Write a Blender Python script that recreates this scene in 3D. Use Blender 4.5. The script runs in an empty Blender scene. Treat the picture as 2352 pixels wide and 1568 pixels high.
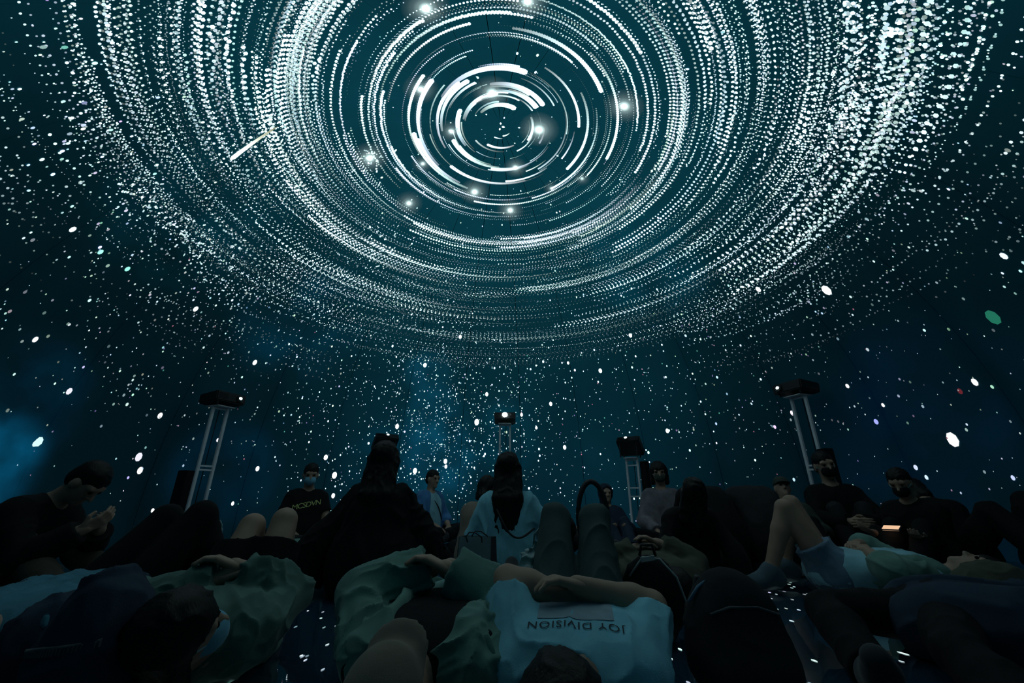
import bpy, bmesh, math, random
import numpy as np
from mathutils import Vector, Matrix
from mathutils.bvhtree import BVHTree

# ------------------------------------------------------------------ camera, world, exposure
SC = bpy.context.scene
COL = SC.collection
W, H, F = 2352.0, 1568.0, 952.0            # photograph frame and focal length in its pixels
CAM = np.array([0.0, 0.0, 0.55])
PITCH = math.radians(21.0)
cam_data = bpy.data.cameras.new('camera')
cam_data.sensor_width = 36.0
cam_data.lens = F / W * 36.0
cam_data.clip_start = 0.02
camera = bpy.data.objects.new('camera', cam_data)
COL.objects.link(camera)
camera.location = CAM
camera.rotation_euler = (math.pi / 2 + PITCH, 0, 0)
SC.camera = camera
world = bpy.data.worlds.new('world')
world.use_nodes = True
world.node_tree.nodes['Background'].inputs[0].default_value = (0, 0, 0, 1)
world.node_tree.nodes['Background'].inputs[1].default_value = 0.0
SC.world = world
SC.view_settings.view_transform = 'Standard'
SC.view_settings.look = 'None'
SC.view_settings.gamma = 1.0
SC.view_settings.use_curve_mapping = False
SC.view_settings.exposure = 0.0
STAR_GAIN = 3.3                             # brightness of the projected stars
SKY_GAIN = 1.0                              # brightness of the projected night sky

rng = np.random.default_rng(11)
random.seed(5)

# ------------------------------------------------------------------ photo pixel -> direction -> place
def ray(x, y):
    u = H / 2 - y
    c, s = math.cos(PITCH), math.sin(PITCH)
    return np.array([x - W / 2, F * c - u * s, u * c + F * s])

def at_z(x, y, z):                          # on the horizontal level z
    d = ray(x, y)
    return CAM + d * ((z - CAM[2]) / d[2])

def at_y(x, y, Y):                          # at ground distance Y
    d = ray(x, y)
    return CAM + d * (Y / d[1])

# dome: a half sphere on a low upright rim
R = 5.0
DC = np.array([-0.15, 4.2, CAM[2] + 4.735 - R])

def at_dome(x, y):
    d = ray(x, y); d = d / np.linalg.norm(d)
    o = CAM - DC
    b = o @ d
    t = -b + math.sqrt(b * b - (o @ o - R * R))
    return CAM + d * t

def dome_angles(x, y):
    n = (at_dome(x, y) - DC) / R
    return math.acos(max(-1, min(1, n[2]))), math.atan2(n[0], n[1])

# ------------------------------------------------------------------ tagging and mesh helpers
def tag(o, label=None, cat=None, group=None, kind=None):
    if label: o['label'] = label
    if cat: o['category'] = cat
    if group: o['group'] = group
    if kind: o['kind'] = kind
    return o

def link(name, me, mat=None, parent=None, smooth=False):
    o = bpy.data.objects.new(name, me)
    COL.objects.link(o)
    if mat is not None:
        me.materials.append(mat)
    if smooth:
        me.polygons.foreach_set('use_smooth', [True] * len(me.polygons))
    if parent is not None:
        o.parent = parent
    return o

def empty(name, loc=(0, 0, 0), rz=0.0):
    o = bpy.data.objects.new(name, None)
    o.empty_display_size = 0.1
    COL.objects.link(o)
    o.location = loc
    o.rotation_euler = (0, 0, rz)
    return o

def mesh_np(name, V, faces_flat, n):
    """mesh from vertex array and faces of constant size n"""
    me = bpy.data.meshes.new(name)
    V = np.asarray(V, np.float32)
    Fl = np.asarray(faces_flat, np.int32).reshape(-1)
    nf = len(Fl) // n
    me.vertices.add(len(V)); me.vertices.foreach_set('co', V.reshape(-1))
    me.loops.add(len(Fl)); me.loops.foreach_set('vertex_index', Fl)
    me.polygons.add(nf)
    me.polygons.foreach_set('loop_start', np.arange(nf, dtype=np.int32) * n)
    me.polygons.foreach_set('loop_total', np.full(nf, n, np.int32))
    me.update(calc_edges=True)
    return me

class MB:
    """collects simple shapes into one mesh"""
    def __init__(self): self.bm = bmesh.new()
    def box(self, c, s, rot=None, bevel=0.0):
        r = bmesh.ops.create_cube(self.bm, size=1.0)
        vs = r['verts']
        M = Matrix.Translation(Vector(c)) @ ((rot.to_4x4()) if rot is not None else Matrix.Identity(4)) @ Matrix.Diagonal((s[0], s[1], s[2], 1))
        bmesh.ops.transform(self.bm, matrix=M, verts=vs)
        if bevel > 0:
            es = list({e for v in vs for e in v.link_edges})
            bmesh.ops.bevel(self.bm, geom=es, offset=bevel, segments=2, affect='EDGES', clamp_overlap=True)
        return self
    def cyl(self, a, b, r0, r1=None, seg=20, caps=True):
        a, b = Vector(a), Vector(b); d = b - a
        r1 = r0 if r1 is None else r1
        r = bmesh.ops.create_cone(self.bm, cap_ends=caps, segments=seg, radius1=r0, radius2=r1, depth=d.length)
        q = Vector((0, 0, 1)).rotation_difference(d.normalized()).to_matrix().to_4x4()
        bmesh.ops.transform(self.bm, matrix=Matrix.Translation((a + b) / 2) @ q, verts=r['verts'])
        return self
    def tube(self, pts, r, seg=8):
        pts = [Vector(p) for p in pts]
        rings = []
        up = Vector((0.13, 0.07, 1)).normalized()
        for i, p in enumerate(pts):
            d = (pts[min(i + 1, len(pts) - 1)] - pts[max(i - 1, 0)]).normalized()
            x = d.cross(up)
            if x.length < 1e-3: x = d.cross(Vector((1, 0, 0)))
            x.normalize(); y = d.cross(x)
            rr = r[i] if hasattr(r, '__len__') else r
            rings.append([self.bm.verts.new(p + (x * math.cos(t) + y * math.sin(t)) * rr) for t in [k * 2 * math.pi / seg for k in range(seg)]])
        for A, B in zip(rings[:-1], rings[1:]):
            for k in range(seg):
                self.bm.faces.new((A[k], A[(k + 1) % seg], B[(k + 1) % seg], B[k]))
        self.bm.faces.new(rings[0][::-1]); self.bm.faces.new(rings[-1])
        return self
    def poly(self, verts, faces):
        vs = [self.bm.verts.new(v) for v in verts]
        for f in faces: self.bm.faces.new([vs[i] for i in f])
        return self
    def build(self, name, mat, parent=None, smooth=False):
        bmesh.ops.recalc_face_normals(self.bm, faces=self.bm.faces)
        me = bpy.data.meshes.new(name)
        self.bm.to_mesh(me); self.bm.free()
        return link(name, me, mat, parent, smooth)

# ------------------------------------------------------------------ materials (all procedural)
def new_mat(name):
    m = bpy.data.materials.new(name); m.use_nodes = True
    nt = m.node_tree
    return m, nt, nt.nodes['Principled BSDF']

def fabric(name, rgb, rough=0.9, scale=60.0, vary=0.25, bump=0.25, sheen=0.15):
    m, nt, b = new_mat(name)
    N, L = nt.nodes, nt.links
    tc = N.new('ShaderNodeTexCoord')
    n1 = N.new('ShaderNodeTexNoise'); n1.inputs['Scale'].default_value = scale * 0.12; n1.inputs['Detail'].default_value = 5
    n2 = N.new('ShaderNodeTexNoise'); n2.inputs['Scale'].default_value = scale * 6; n2.inputs['Detail'].default_value = 2
    rp = N.new('ShaderNodeValToRGB')
    lo = tuple(c * (1 - vary) for c in rgb); hi = tuple(min(1, c * (1 + vary)) for c in rgb)
    rp.color_ramp.elements[0].position = 0.3; rp.color_ramp.elements[0].color = (*lo, 1)
    rp.color_ramp.elements[1].position = 0.7; rp.color_ramp.elements[1].color = (*hi, 1)
    bp = N.new('ShaderNodeBump'); bp.inputs['Strength'].default_value = bump; bp.inputs['Distance'].default_value = 0.004
    L.new(tc.outputs['Object'], n1.inputs['Vector']); L.new(tc.outputs['Object'], n2.inputs['Vector'])
    L.new(n1.outputs['Fac'], rp.inputs['Fac']); L.new(rp.outputs['Color'], b.inputs['Base Color'])
    L.new(n2.outputs['Fac'], bp.inputs['Height']); L.new(bp.outputs['Normal'], b.inputs['Normal'])
    b.inputs['Roughness'].default_value = rough
    b.inputs['Sheen Weight'].default_value = sheen
    b.inputs['Specular IOR Level'].default_value = 0.2
    return m

def plain(name, rgb, rough=0.5, metal=0.0, spec=0.5, nscale=30.0, vary=0.12):
    m, nt, b = new_mat(name)
    N, L = nt.nodes, nt.links
    tc = N.new('ShaderNodeTexCoord')
    n1 = N.new('ShaderNodeTexNoise'); n1.inputs['Scale'].default_value = nscale; n1.inputs['Detail'].default_value = 4
    rp = N.new('ShaderNodeValToRGB')
    rp.color_ramp.elements[0].color = (*[c * (1 - vary) for c in rgb], 1)
    rp.color_ramp.elements[1].color = (*[min(1, c * (1 + vary)) for c in rgb], 1)
    mr = N.new('ShaderNodeMapRange'); mr.inputs['To Min'].default_value = max(0.02, rough - 0.08); mr.inputs['To Max'].default_value = min(1, rough + 0.08)
    L.new(tc.outputs['Object'], n1.inputs['Vector']); L.new(n1.outputs['Fac'], rp.inputs['Fac'])
    L.new(rp.outputs['Color'], b.inputs['Base Color'])
    L.new(n1.outputs['Fac'], mr.inputs['Value']); L.new(mr.outputs['Result'], b.inputs['Roughness'])
    b.inputs['Metallic'].default_value = metal
    b.inputs['Specular IOR Level'].default_value = spec
    return m

def skin_mat(name, rgb):
    m = plain(name, rgb, 0.55, 0, 0.35, 18, 0.14)
    b = m.node_tree.nodes['Principled BSDF']
    b.inputs['Subsurface Weight'].default_value = 0.06
    b.inputs['Subsurface Radius'].default_value = (0.012, 0.005, 0.003)
    return m

def hair_mat(name, rgb):
    m, nt, b = new_mat(name)
    N, L = nt.nodes, nt.links
    tc = N.new('ShaderNodeTexCoord')
    mp = N.new('ShaderNodeMapping'); mp.inputs['Scale'].default_value = (160, 160, 14)
    n = N.new('ShaderNodeTexNoise'); n.inputs['Scale'].default_value = 1.0; n.inputs['Detail'].default_value = 3
    bp = N.new('ShaderNodeBump'); bp.inputs['Strength'].default_value = 0.5; bp.inputs['Distance'].default_value = 0.004
    L.new(tc.outputs['Object'], mp.inputs['Vector']); L.new(mp.outputs['Vector'], n.inputs['Vector'])
    L.new(n.outputs['Fac'], bp.inputs['Height']); L.new(bp.outputs['Normal'], b.inputs['Normal'])
    b.inputs['Base Color'].default_value = (*rgb, 1)
    b.inputs['Roughness'].default_value = 0.55
    b.inputs['Specular IOR Level'].default_value = 0.25
    return m

def emit_mat(name, rgb, strength):
    m = bpy.data.materials.new(name); m.use_nodes = True
    nt = m.node_tree; nt.nodes.clear()
    e = nt.nodes.new('ShaderNodeEmission'); o = nt.nodes.new('ShaderNodeOutputMaterial')
    e.inputs['Color'].default_value = (*rgb, 1); e.inputs['Strength'].default_value = strength
    nt.links.new(e.outputs[0], o.inputs[0])
    return m

# ------------------------------------------------------------------ dome screen material: projected night sky
def screen_material():
    m, nt, b = new_mat('projection_screen')
    N, L = nt.nodes, nt.links
    b.inputs['Base Color'].default_value = (0.020, 0.085, 0.11, 1)
    b.inputs['Roughness'].default_value = 0.95
    b.inputs['Specular IOR Level'].default_value = 0.0
    geo = N.new('ShaderNodeNewGeometry')
    sub = N.new('ShaderNodeVectorMath'); sub.operation = 'SUBTRACT'; sub.inputs[1].default_value = DC
    nrm = N.new('ShaderNodeVectorMath'); nrm.operation = 'NORMALIZE'
    L.new(geo.outputs['Position'], sub.inputs[0]); L.new(sub.outputs[0], nrm.inputs[0])
    sep = N.new('ShaderNodeSeparateXYZ'); L.new(nrm.outputs[0], sep.inputs[0])
    ramp = N.new('ShaderNodeValToRGB')
    cr = ramp.color_ramp
    stops = [(0.00, (0.0006, 0.0105, 0.0180)), (0.25, (0.0006, 0.0140, 0.0230)), (0.55, (0.0008, 0.0165, 0.0250)),
             (0.72, (0.0010, 0.0200, 0.0290)), (0.88, (0.0012, 0.0310, 0.0450)), (1.00, (0.0016, 0.0350, 0.0500))]
    while len(cr.elements) < len(stops): cr.elements.new(0.5)
    for e, (p, c) in zip(cr.elements, stops):
        e.position = p; e.color = (*c, 1)
    L.new(sep.outputs['Z'], ramp.inputs['Fac'])
    # the two sides of the dome get less projector light than the far side
    side = N.new('ShaderNodeMath'); side.operation = 'ABSOLUTE'; L.new(sep.outputs['X'], side.inputs[0])
    sm = N.new('ShaderNodeMapRange'); sm.interpolation_type = 'SMOOTHSTEP'
    sm.inputs['From Min'].default_value = 0.35; sm.inputs['From Max'].default_value = 0.95
    sm.inputs['To Min'].default_value = 1.0; sm.inputs['To Max'].default_value = 0.14
    L.new(side.outputs[0], sm.inputs['Value'])
    nz = N.new('ShaderNodeTexNoise'); nz.inputs['Scale'].default_value = 3.2; nz.inputs['Detail'].default_value = 5
    L.new(nrm.outputs[0], nz.inputs['Vector'])
    nm = N.new('ShaderNodeMapRange'); nm.inputs['From Min'].default_value = 0.25; nm.inputs['From Max'].default_value = 0.75
    nm.inputs['To Min'].default_value = 0.72; nm.inputs['To Max'].default_value = 1.25
    L.new(nz.outputs['Fac'], nm.inputs['Value'])
    mul = N.new('ShaderNodeMath'); mul.operation = 'MULTIPLY'; L.new(sm.outputs[0], mul.inputs[0]); L.new(nm.outputs[0], mul.inputs[1])
    base = N.new('ShaderNodeMix'); base.data_type = 'RGBA'; base.blend_type = 'MULTIPLY'; base.inputs[0].default_value = 1.0
    L.new(ramp.outputs['Color'], base.inputs[6])
    L.new(mul.outputs[0], base.inputs[7])
    cur = base.outputs[2]
    # blue nebula light of the milky way in the projected picture
    nz2 = N.new('ShaderNodeTexNoise'); nz2.inputs['Scale'].default_value = 7.0; nz2.inputs['Detail'].default_value = 6
    L.new(nrm.outputs[0], nz2.inputs['Vector'])
    nm2 = N.new('ShaderNodeMapRange'); nm2.inputs['From Min'].default_value = 0.32; nm2.inputs['From Max'].default_value = 0.7
    L.new(nz2.outputs['Fac'], nm2.inputs['Value'])
    for (px, py, ang, col) in [(985, 860, 5.0, (0.001, 0.026, 0.050)), (1000, 960, 6.5, (0.001, 0.032, 0.062)), (1010, 1060, 7.5, (0.001, 0.034, 0.068)),
                               (900, 1080, 9.0, (0.0, 0.012, 0.026)), (1140, 1010, 8.0, (0.0, 0.018, 0.032)), (1480, 610, 10.0, (0.0, 0.016, 0.030)),
                               (480, 500, 10.0, (0.0, 0.016, 0.026)), (-60, 1075, 5.5, (0.001, 0.060, 0.130)), (10, 1040, 3.0, (0.0, 0.030, 0.060)), (20, 930, 7.0, (0.0, 0.012, 0.030)),
                               (700, 740, 10.0, (0.0, 0.012, 0.026)), (2150, 1010, 14.0, (0.0, 0.002, 0.010)), (520, 1090, 8.0, (0.0, 0.008, 0.022))]:
        d = (at_dome(px, py) - DC) / R
        dp = N.new('ShaderNodeVectorMath'); dp.operation = 'DOT_PRODUCT'; dp.inputs[1].default_value = d
        L.new(nrm.outputs[0], dp.inputs[0])
        mr = N.new('ShaderNodeMapRange'); mr.interpolation_type = 'SMOOTHERSTEP'
        mr.inputs['From Min'].default_value = math.cos(math.radians(ang * 1.5)); mr.inputs['From Max'].default_value = 1.0
        L.new(dp.outputs['Value'], mr.inputs['Value'])
        m2 = N.new('ShaderNodeMath'); m2.operation = 'MULTIPLY'
        L.new(mr.outputs[0], m2.inputs[0]); L.new(nm2.outputs[0], m2.inputs[1])
        sc = N.new('ShaderNodeVectorMath'); sc.operation = 'SCALE'; sc.inputs[0].default_value = col
        L.new(m2.outputs[0], sc.inputs['Scale'])
        ad = N.new('ShaderNodeVectorMath'); ad.operation = 'ADD'
        L.new(cur, ad.inputs[0]); L.new(sc.outputs[0], ad.inputs[1])
        cur = ad.outputs[0]
    L.new(cur, b.inputs['Emission Color'])
    b.inputs['Emission Strength'].default_value = SKY_GAIN
    return m

SCREEN = screen_material()
BLACK_CLOTH = plain('black_backing', (0.006, 0.007, 0.008), 0.95, 0, 0.05)

# ------------------------------------------------------------------ setting: dome of gore panels, floor
def dome_profile(n):
    pts = [(R * math.sin(t), DC[2] + R * math.cos(t)) for t in np.linspace(0, math.pi / 2, n)]
    return pts + [(R, 0.0)]

def build_dome():
    NG = 24
    prof = dome_profile(30)
    # outer black shell behind the seams
    V, Q = [], []
    seg = 72
    po = [(r * 1.012 + 0.004, z + (0.05 if i < 30 else 0)) for i, (r, z) in enumerate(prof)]
    for (r, z) in po:
        for k in range(seg):
            a = 2 * math.pi * k / seg
            V.append((DC[0] + r * math.sin(a), DC[1] + r * math.cos(a), z))
    for i in range(len(po) - 1):
        for k in range(seg):
            Q.append((i * seg + k, i * seg + (k + 1) % seg, (i + 1) * seg + (k + 1) % seg, (i + 1) * seg + k))
    shell = link('ceiling', mesh_np('ceiling', V, Q, 4), BLACK_CLOTH, None, True)
    tag(shell, 'dark projection dome arching over the audience', None, None, 'structure')
    sub = 4
    me0 = None
    for g in range(NG):
        a0 = 2 * math.pi * g / NG + math.radians(4); a1 = a0 + 2 * math.pi / NG
        V, Q = [], []
        for side, off in ((0, 0.0), (1, 0.012)):
            for (r, z) in prof:
                half_gap = min(0.3 * (a1 - a0), 0.0045 / max(r, 0.03))
                for k in range(sub + 1):
                    a = (a0 + half_gap) + (a1 - a0 - 2 * half_gap) * k / sub
                    rr = r + (off if z <= DC[2] + 1e-6 else off * r / R)
                    zz = z + (off * (z - DC[2]) / R if z > DC[2] else 0)
                    V.append((DC[0] + rr * math.sin(a), DC[1] + rr * math.cos(a), zz))
        n = len(prof); per = n * (sub + 1)
        for side in (0, 1):
            for i in range(n - 1):
                for k in range(sub):
                    q = [side * per + i * (sub + 1) + k, side * per + i * (sub + 1) + k + 1, side * per + (i + 1) * (sub + 1) + k + 1, side * per + (i + 1) * (sub + 1) + k]
                    Q.append(q if side == 0 else q[::-1])
        for i in range(n - 1):                 # seam edges
            for k in (0, sub):
                a_, b_ = i * (sub + 1) + k, (i + 1) * (sub + 1) + k
                Q.append([a_, b_, per + b_, per + a_])
        p = link('dome_panel', mesh_np('dome_panel', V, Q, 4), SCREEN, shell, True)
    return shell

DOME = build_dome()

def floor_material():
    m, nt, b = new_mat('glossy_floor')
    N, L = nt.nodes, nt.links
    tc = N.new('ShaderNodeTexCoord')
    n = N.new('ShaderNodeTexNoise'); n.inputs['Scale'].default_value = 3.0; n.inputs['Detail'].default_value = 6
    rp = N.new('ShaderNodeValToRGB')
    rp.color_ramp.elements[0].color = (0.012, 0.036, 0.062, 1); rp.color_ramp.elements[1].color = (0.020, 0.055, 0.095, 1)
    L.new(tc.outputs['Object'], n.inputs['Vector']); L.new(n.outputs['Fac'], rp.inputs['Fac']); L.new(rp.outputs['Color'], b.inputs['Base Color'])
    n2 = N.new('ShaderNodeTexNoise'); n2.inputs['Scale'].default_value = 9.0; n2.inputs['Detail'].default_value = 2
    L.new(tc.outputs['Object'], n2.inputs['Vector'])
    bp = N.new('ShaderNodeBump'); bp.inputs['Strength'].default_value = 0.05; bp.inputs['Distance'].default_value = 0.01
    L.new(n2.outputs['Fac'], bp.inputs['Height']); L.new(bp.outputs['Normal'], b.inputs['Normal'])
    b.inputs['Roughness'].default_value = 0.02
    b.inputs['IOR'].default_value = 2.4
    b.inputs['Specular IOR Level'].default_value = 0.5
    return m

def build_floor():
    mb = MB()
    mb.cyl((DC[0], DC[1], -0.06), (DC[0], DC[1], 0.0), R + 0.05, seg=96)
    f = mb.build('floor', floor_material())
    tag(f, 'dark glossy floor mirroring the projected stars', None, None, 'structure')
    return f
FLOOR = build_floor()

# ------------------------------------------------------------------ projected star trails: light dots lying on the dome
def star_material():
    m = bpy.data.materials.new('star_and_reflection_light'); m.use_nodes = True
    nt = m.node_tree; nt.nodes.clear()
    at = nt.nodes.new('ShaderNodeAttribute'); at.attribute_name = 'star_color'
    e = nt.nodes.new('ShaderNodeEmission'); o = nt.nodes.new('ShaderNodeOutputMaterial')
    nt.links.new(at.outputs['Color'], e.inputs['Color']); nt.links.new(e.outputs[0], o.inputs[0])
    return m

def dots_mesh(name, th, ph, rt, rr, col, n=6, inset=0.004, rot=None):
    """flat n-gons on the dome: angle from the crown th, azimuth ph, half sizes along the ring (rt) and along the meridian (rr)"""
    th, ph, rt, rr = (np.asarray(a, np.float64) for a in (th, ph, rt, rr))
    Ri = R - inset
    st, ct, sp, cp = np.sin(th), np.cos(th), np.sin(ph), np.cos(ph)
    c = np.stack([st * sp, st * cp, ct], 1)
    et = np.stack([cp, -sp, np.zeros_like(sp)], 1)
    er = np.stack([ct * sp, ct * cp, -st], 1)
    if rot is not None:
        a = np.asarray(rot)[:, None]
        et, er = et * np.cos(a) + er * np.sin(a), er * np.cos(a) - et * np.sin(a)
    ang = np.arange(n) * 2 * np.pi / n + 0.3
    P = (c[:, None, :] * Ri + et[:, None, :] * (rt[:, None] * np.cos(ang))[:, :, None] + er[:, None, :] * (rr[:, None] * np.sin(ang))[:, :, None])
    V = P.reshape(-1, 3) + DC
    me = mesh_np(name, V, np.arange(len(V)), n)
    at = me.attributes.new('star_color', 'FLOAT_COLOR', 'POINT')
    cc = np.repeat(np.concatenate([col, np.ones((len(col), 1))], 1), n, 0).astype(np.float32)
    at.data.foreach_set('color', cc.reshape(-1))
    return me

def in_view(th, ph):
    return np.ones(len(th), bool)

def side_falloff(th, ph):
    s = np.abs(np.sin(th) * np.sin(ph))
    t = np.clip((s - 0.55) / 0.4, 0, 1)
    return 1 - 0.62 * t * t * (3 - 2 * t)

def tint(n, spread=0.10):
    """white, slightly cool, now and then coloured"""
    base = np.array([0.70, 0.96, 1.0])
    c = base[None, :] * (1 + rng.normal(0, spread, (n, 3)))
    return np.clip(c, 0.1, 1.3)

def build_trails():
    TH, PH, RT, RRR, CC = [], [], [], [], []
    def trail(th, ph0, n, size, bright, step=1.25, wob=0.0, soft=0.0):
        i = np.arange(n)
        f = 1 - i / n
        TH.append(np.full(n, th) + rng.normal(0, wob, n))
        PH.append(ph0 + np.radians(step) * i)
        s = size * (0.50 + 0.5 * f ** 0.7)
        RT.append(s * (1.0 + soft)); RRR.append(s)
        b = bright * (0.10 + 0.90 * f ** 1.3)
        col = tint(1, 0.06) * b[:, None]
        CC.append(col)
    deg = math.radians
    # inner solid arcs
    for th, ph, n, s in [(2.6, 150, 62, .020), (2.7, -35, 50, .013), (3.3, 60, 40, .015), (3.9, 185, 55, .017), (4.2, 135, 48, .016), (4.5, -120, 46, .019),
                         (5.0, 120, 52, .021), (5.3, -75, 56, .022), (5.6, -10, 34, .020), (6.1, 205, 50, .018), (6.5, -140, 60, .016), (6.7, 160, 60, .023),
                         (7.2, 10, 34, .012), (7.5, -60, 58, .018), (8.0, 90, 44, .013), (8.4, -130, 60, .020), (8.9, 60, 52, .016), (9.3, 230, 48, .014),
                         (9.8, 45, 58, .012), (10.5, -20, 62, .011), (10.7, 120, 44, .018), (11.3, 185, 46, .010), (11.8, 80, 50, .015), (12.4, -75, 48, .011),
                         (1.2, 10, 30, .007), (1.5, -15, 26, .006), (9.0, -95, 50, .023), (8.7, -88, 40, .018), (12.0, 160, 40, .009), (10.0, 140, 36, .008)]:
        trail(deg(th * 1.5), deg(ph + rng.normal(0, 4)), n, s * 1.5, STAR_GAIN * 0.95, 1.25)
    for k in range(105):
        trail(deg(rng.uniform(4.2, 21)), rng.uniform(-math.pi, math.pi), int(rng.integers(18, 58)), rng.choice([.004, .006, .008, .011, .014]), STAR_GAIN * rng.uniform(0.12, 0.85), 1.25)
    # single bright trails
    for k in range(56):
        th = rng.uniform(17, 36)
        trail(deg(th), rng.uniform(-math.pi, math.pi), int(rng.integers(40, 78)), rng.uniform(.011, .020), STAR_GAIN * rng.uniform(0.6, 1.0), 1.25, 0.0006)
    # faint trails everywhere
    for k in range(300):
        th = 17 + 37 * rng.random() ** 0.8
        trail(deg(th), rng.uniform(-math.pi, math.pi), int(rng.integers(28, 70)), rng.uniform(.004, .010), STAR_GAIN * rng.uniform(0.10, 1.0), 1.25, 0.0009)
    # bundles: star groups that drag many parallel rows of dots
    for k in range(44):
        th = 18 + 36 * rng.random() ** 0.75
        ph = rng.uniform(-math.pi, math.pi)
        m = int(rng.integers(4, 15)); n0 = int(rng.integers(38, 70))
        sz = rng.uniform(.006, .013)
        for j in range(m):
            trail(deg(th + rng.normal(0, 0.9)), ph + deg(rng.normal(0, 6)), n0 + int(rng.integers(-8, 8)), sz * rng.uniform(.5, 1.45), STAR_GAIN * rng.uniform(0.25, 1.0), 1.25, 0.0008)
    # dense dotted swathes in the outer rings, left-far and right-near
    for (t0, p0, dp, m, sz) in [(41, -58, 26, 60, .011), (45, -62, 22, 60, .010), (38, -25, 24, 45, .009), (45, 96, 20, 75, .014), (47, 75, 24, 70, .013),
                                (50, 112, 18, 50, .014), (41, 60, 24, 45, .010), (36, 80, 24, 36, .012), (34, -98, 24, 48, .012), (39, -118, 24, 50, .013),
                                (30, -112, 22, 36, .013), (44, 130, 24, 60, .015), (36, 140, 26, 40, .015), (46, -100, 24, 50, .010), (52, 60, 22, 34, .009),
                                (28, -150, 26, 26, .013), (30, 160, 26, 26, .014), (26, 95, 24, 30, .012), (48, -30, 22, 40, .007), (32, 20, 24, 36, .008)]:
        for j in range(int(m * (.42 if p0 > 50 else .66))):
            n = int(rng.integers(8, 34))
            trail(deg(t0 + rng.normal(0, 2.4)), deg(p0 + rng.normal(0, dp * .6)), n, sz * rng.choice([.4, .6, .8, 1.1, 1.5]), STAR_GAIN * rng.uniform(0.15, 1.0), 1.35, 0.0022)
    # clumps of overlapping light, drawn out towards the crown
    for (px, py, w_, m) in [(2000, 60, 26, 70), (1985, 180, 26, 90), (1960, 260, 30, 90), (1930, 320, 34, 80), (1900, 380, 32, 60), (1850, 440, 30, 40), (350, 470, 30, 60), (420, 520, 34, 60), (500, 570, 36, 60), (860, 370, 22, 50), (880, 570, 40, 80)]:
        t_, p_ = dome_angles(px, py)
        for j in range(int(m * .6)):
            k = int(rng.integers(1, 4)); dt, dp_ = rng.normal(.16, .10), rng.normal(0, .35)
            tt = t_ + deg(rng.normal(0, w_ * .07)); pp = p_ + deg(rng.normal(0, w_ * .16))
            TH.append(tt + deg(dt) * np.arange(k)); PH.append(pp + deg(dp_) * np.arange(k))
            s_ = rng.uniform(.006, .013); RT.append(np.full(k, s_)); RRR.append(np.full(k, s_ * 1.2))
            CC.append(tint(k, .05) * STAR_GAIN * rng.uniform(.2, .7))
    # sparse outermost rows on both flanks
    for k in range(260):
        sgn = rng.choice([-1, 1])
        trail(deg(rng.uniform(48, 64)), sgn * deg(rng.uniform(50, 125)), int(rng.integers(3, 16)), rng.uniform(.006, .013), STAR_GAIN * rng.uniform(0.4, 1.0), 1.4, 0.003)
    th = np.concatenate(TH); ph = np.concatenate(PH); rt = np.concatenate(RT); rr = np.concatenate(RRR); cc = np.concatenate(CC)
    cc = cc * side_falloff(th, ph)[:, None]
    fade = np.clip((math.radians(66) - th) / math.radians(16), 0.12, 1)
    cc = cc * fade[:, None]
    # trails on the far side thin out to smaller dots
    far = np.clip((np.cos(ph) - 0.3) / 0.7, 0, 1) * np.clip((th - 0.55) / 0.25, 0, 1)
    rt = rt * (1 - 0.30 * far); rr = rr * (1 - 0.38 * far)
    cc = cc * (1 - 0.30 * far - 0.45 * far * np.clip((th - 0.88) / 0.15, 0, 1))[:, None]
    near = np.clip((-np.cos(ph) - 0.1) / 0.9, 0, 1)
    rt = rt * (1 + 0.25 * near); rr = rr * (1 + 0.25 * near)
    o = link('star_trail_dots', dots_mesh('star_trail_dots', th, ph, rt, rr, cc), STAR_MAT, DOME)
    tag(o, 'projected white star trails circling the crown of the dome', None, None, 'stuff')
    return len(th)

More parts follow.
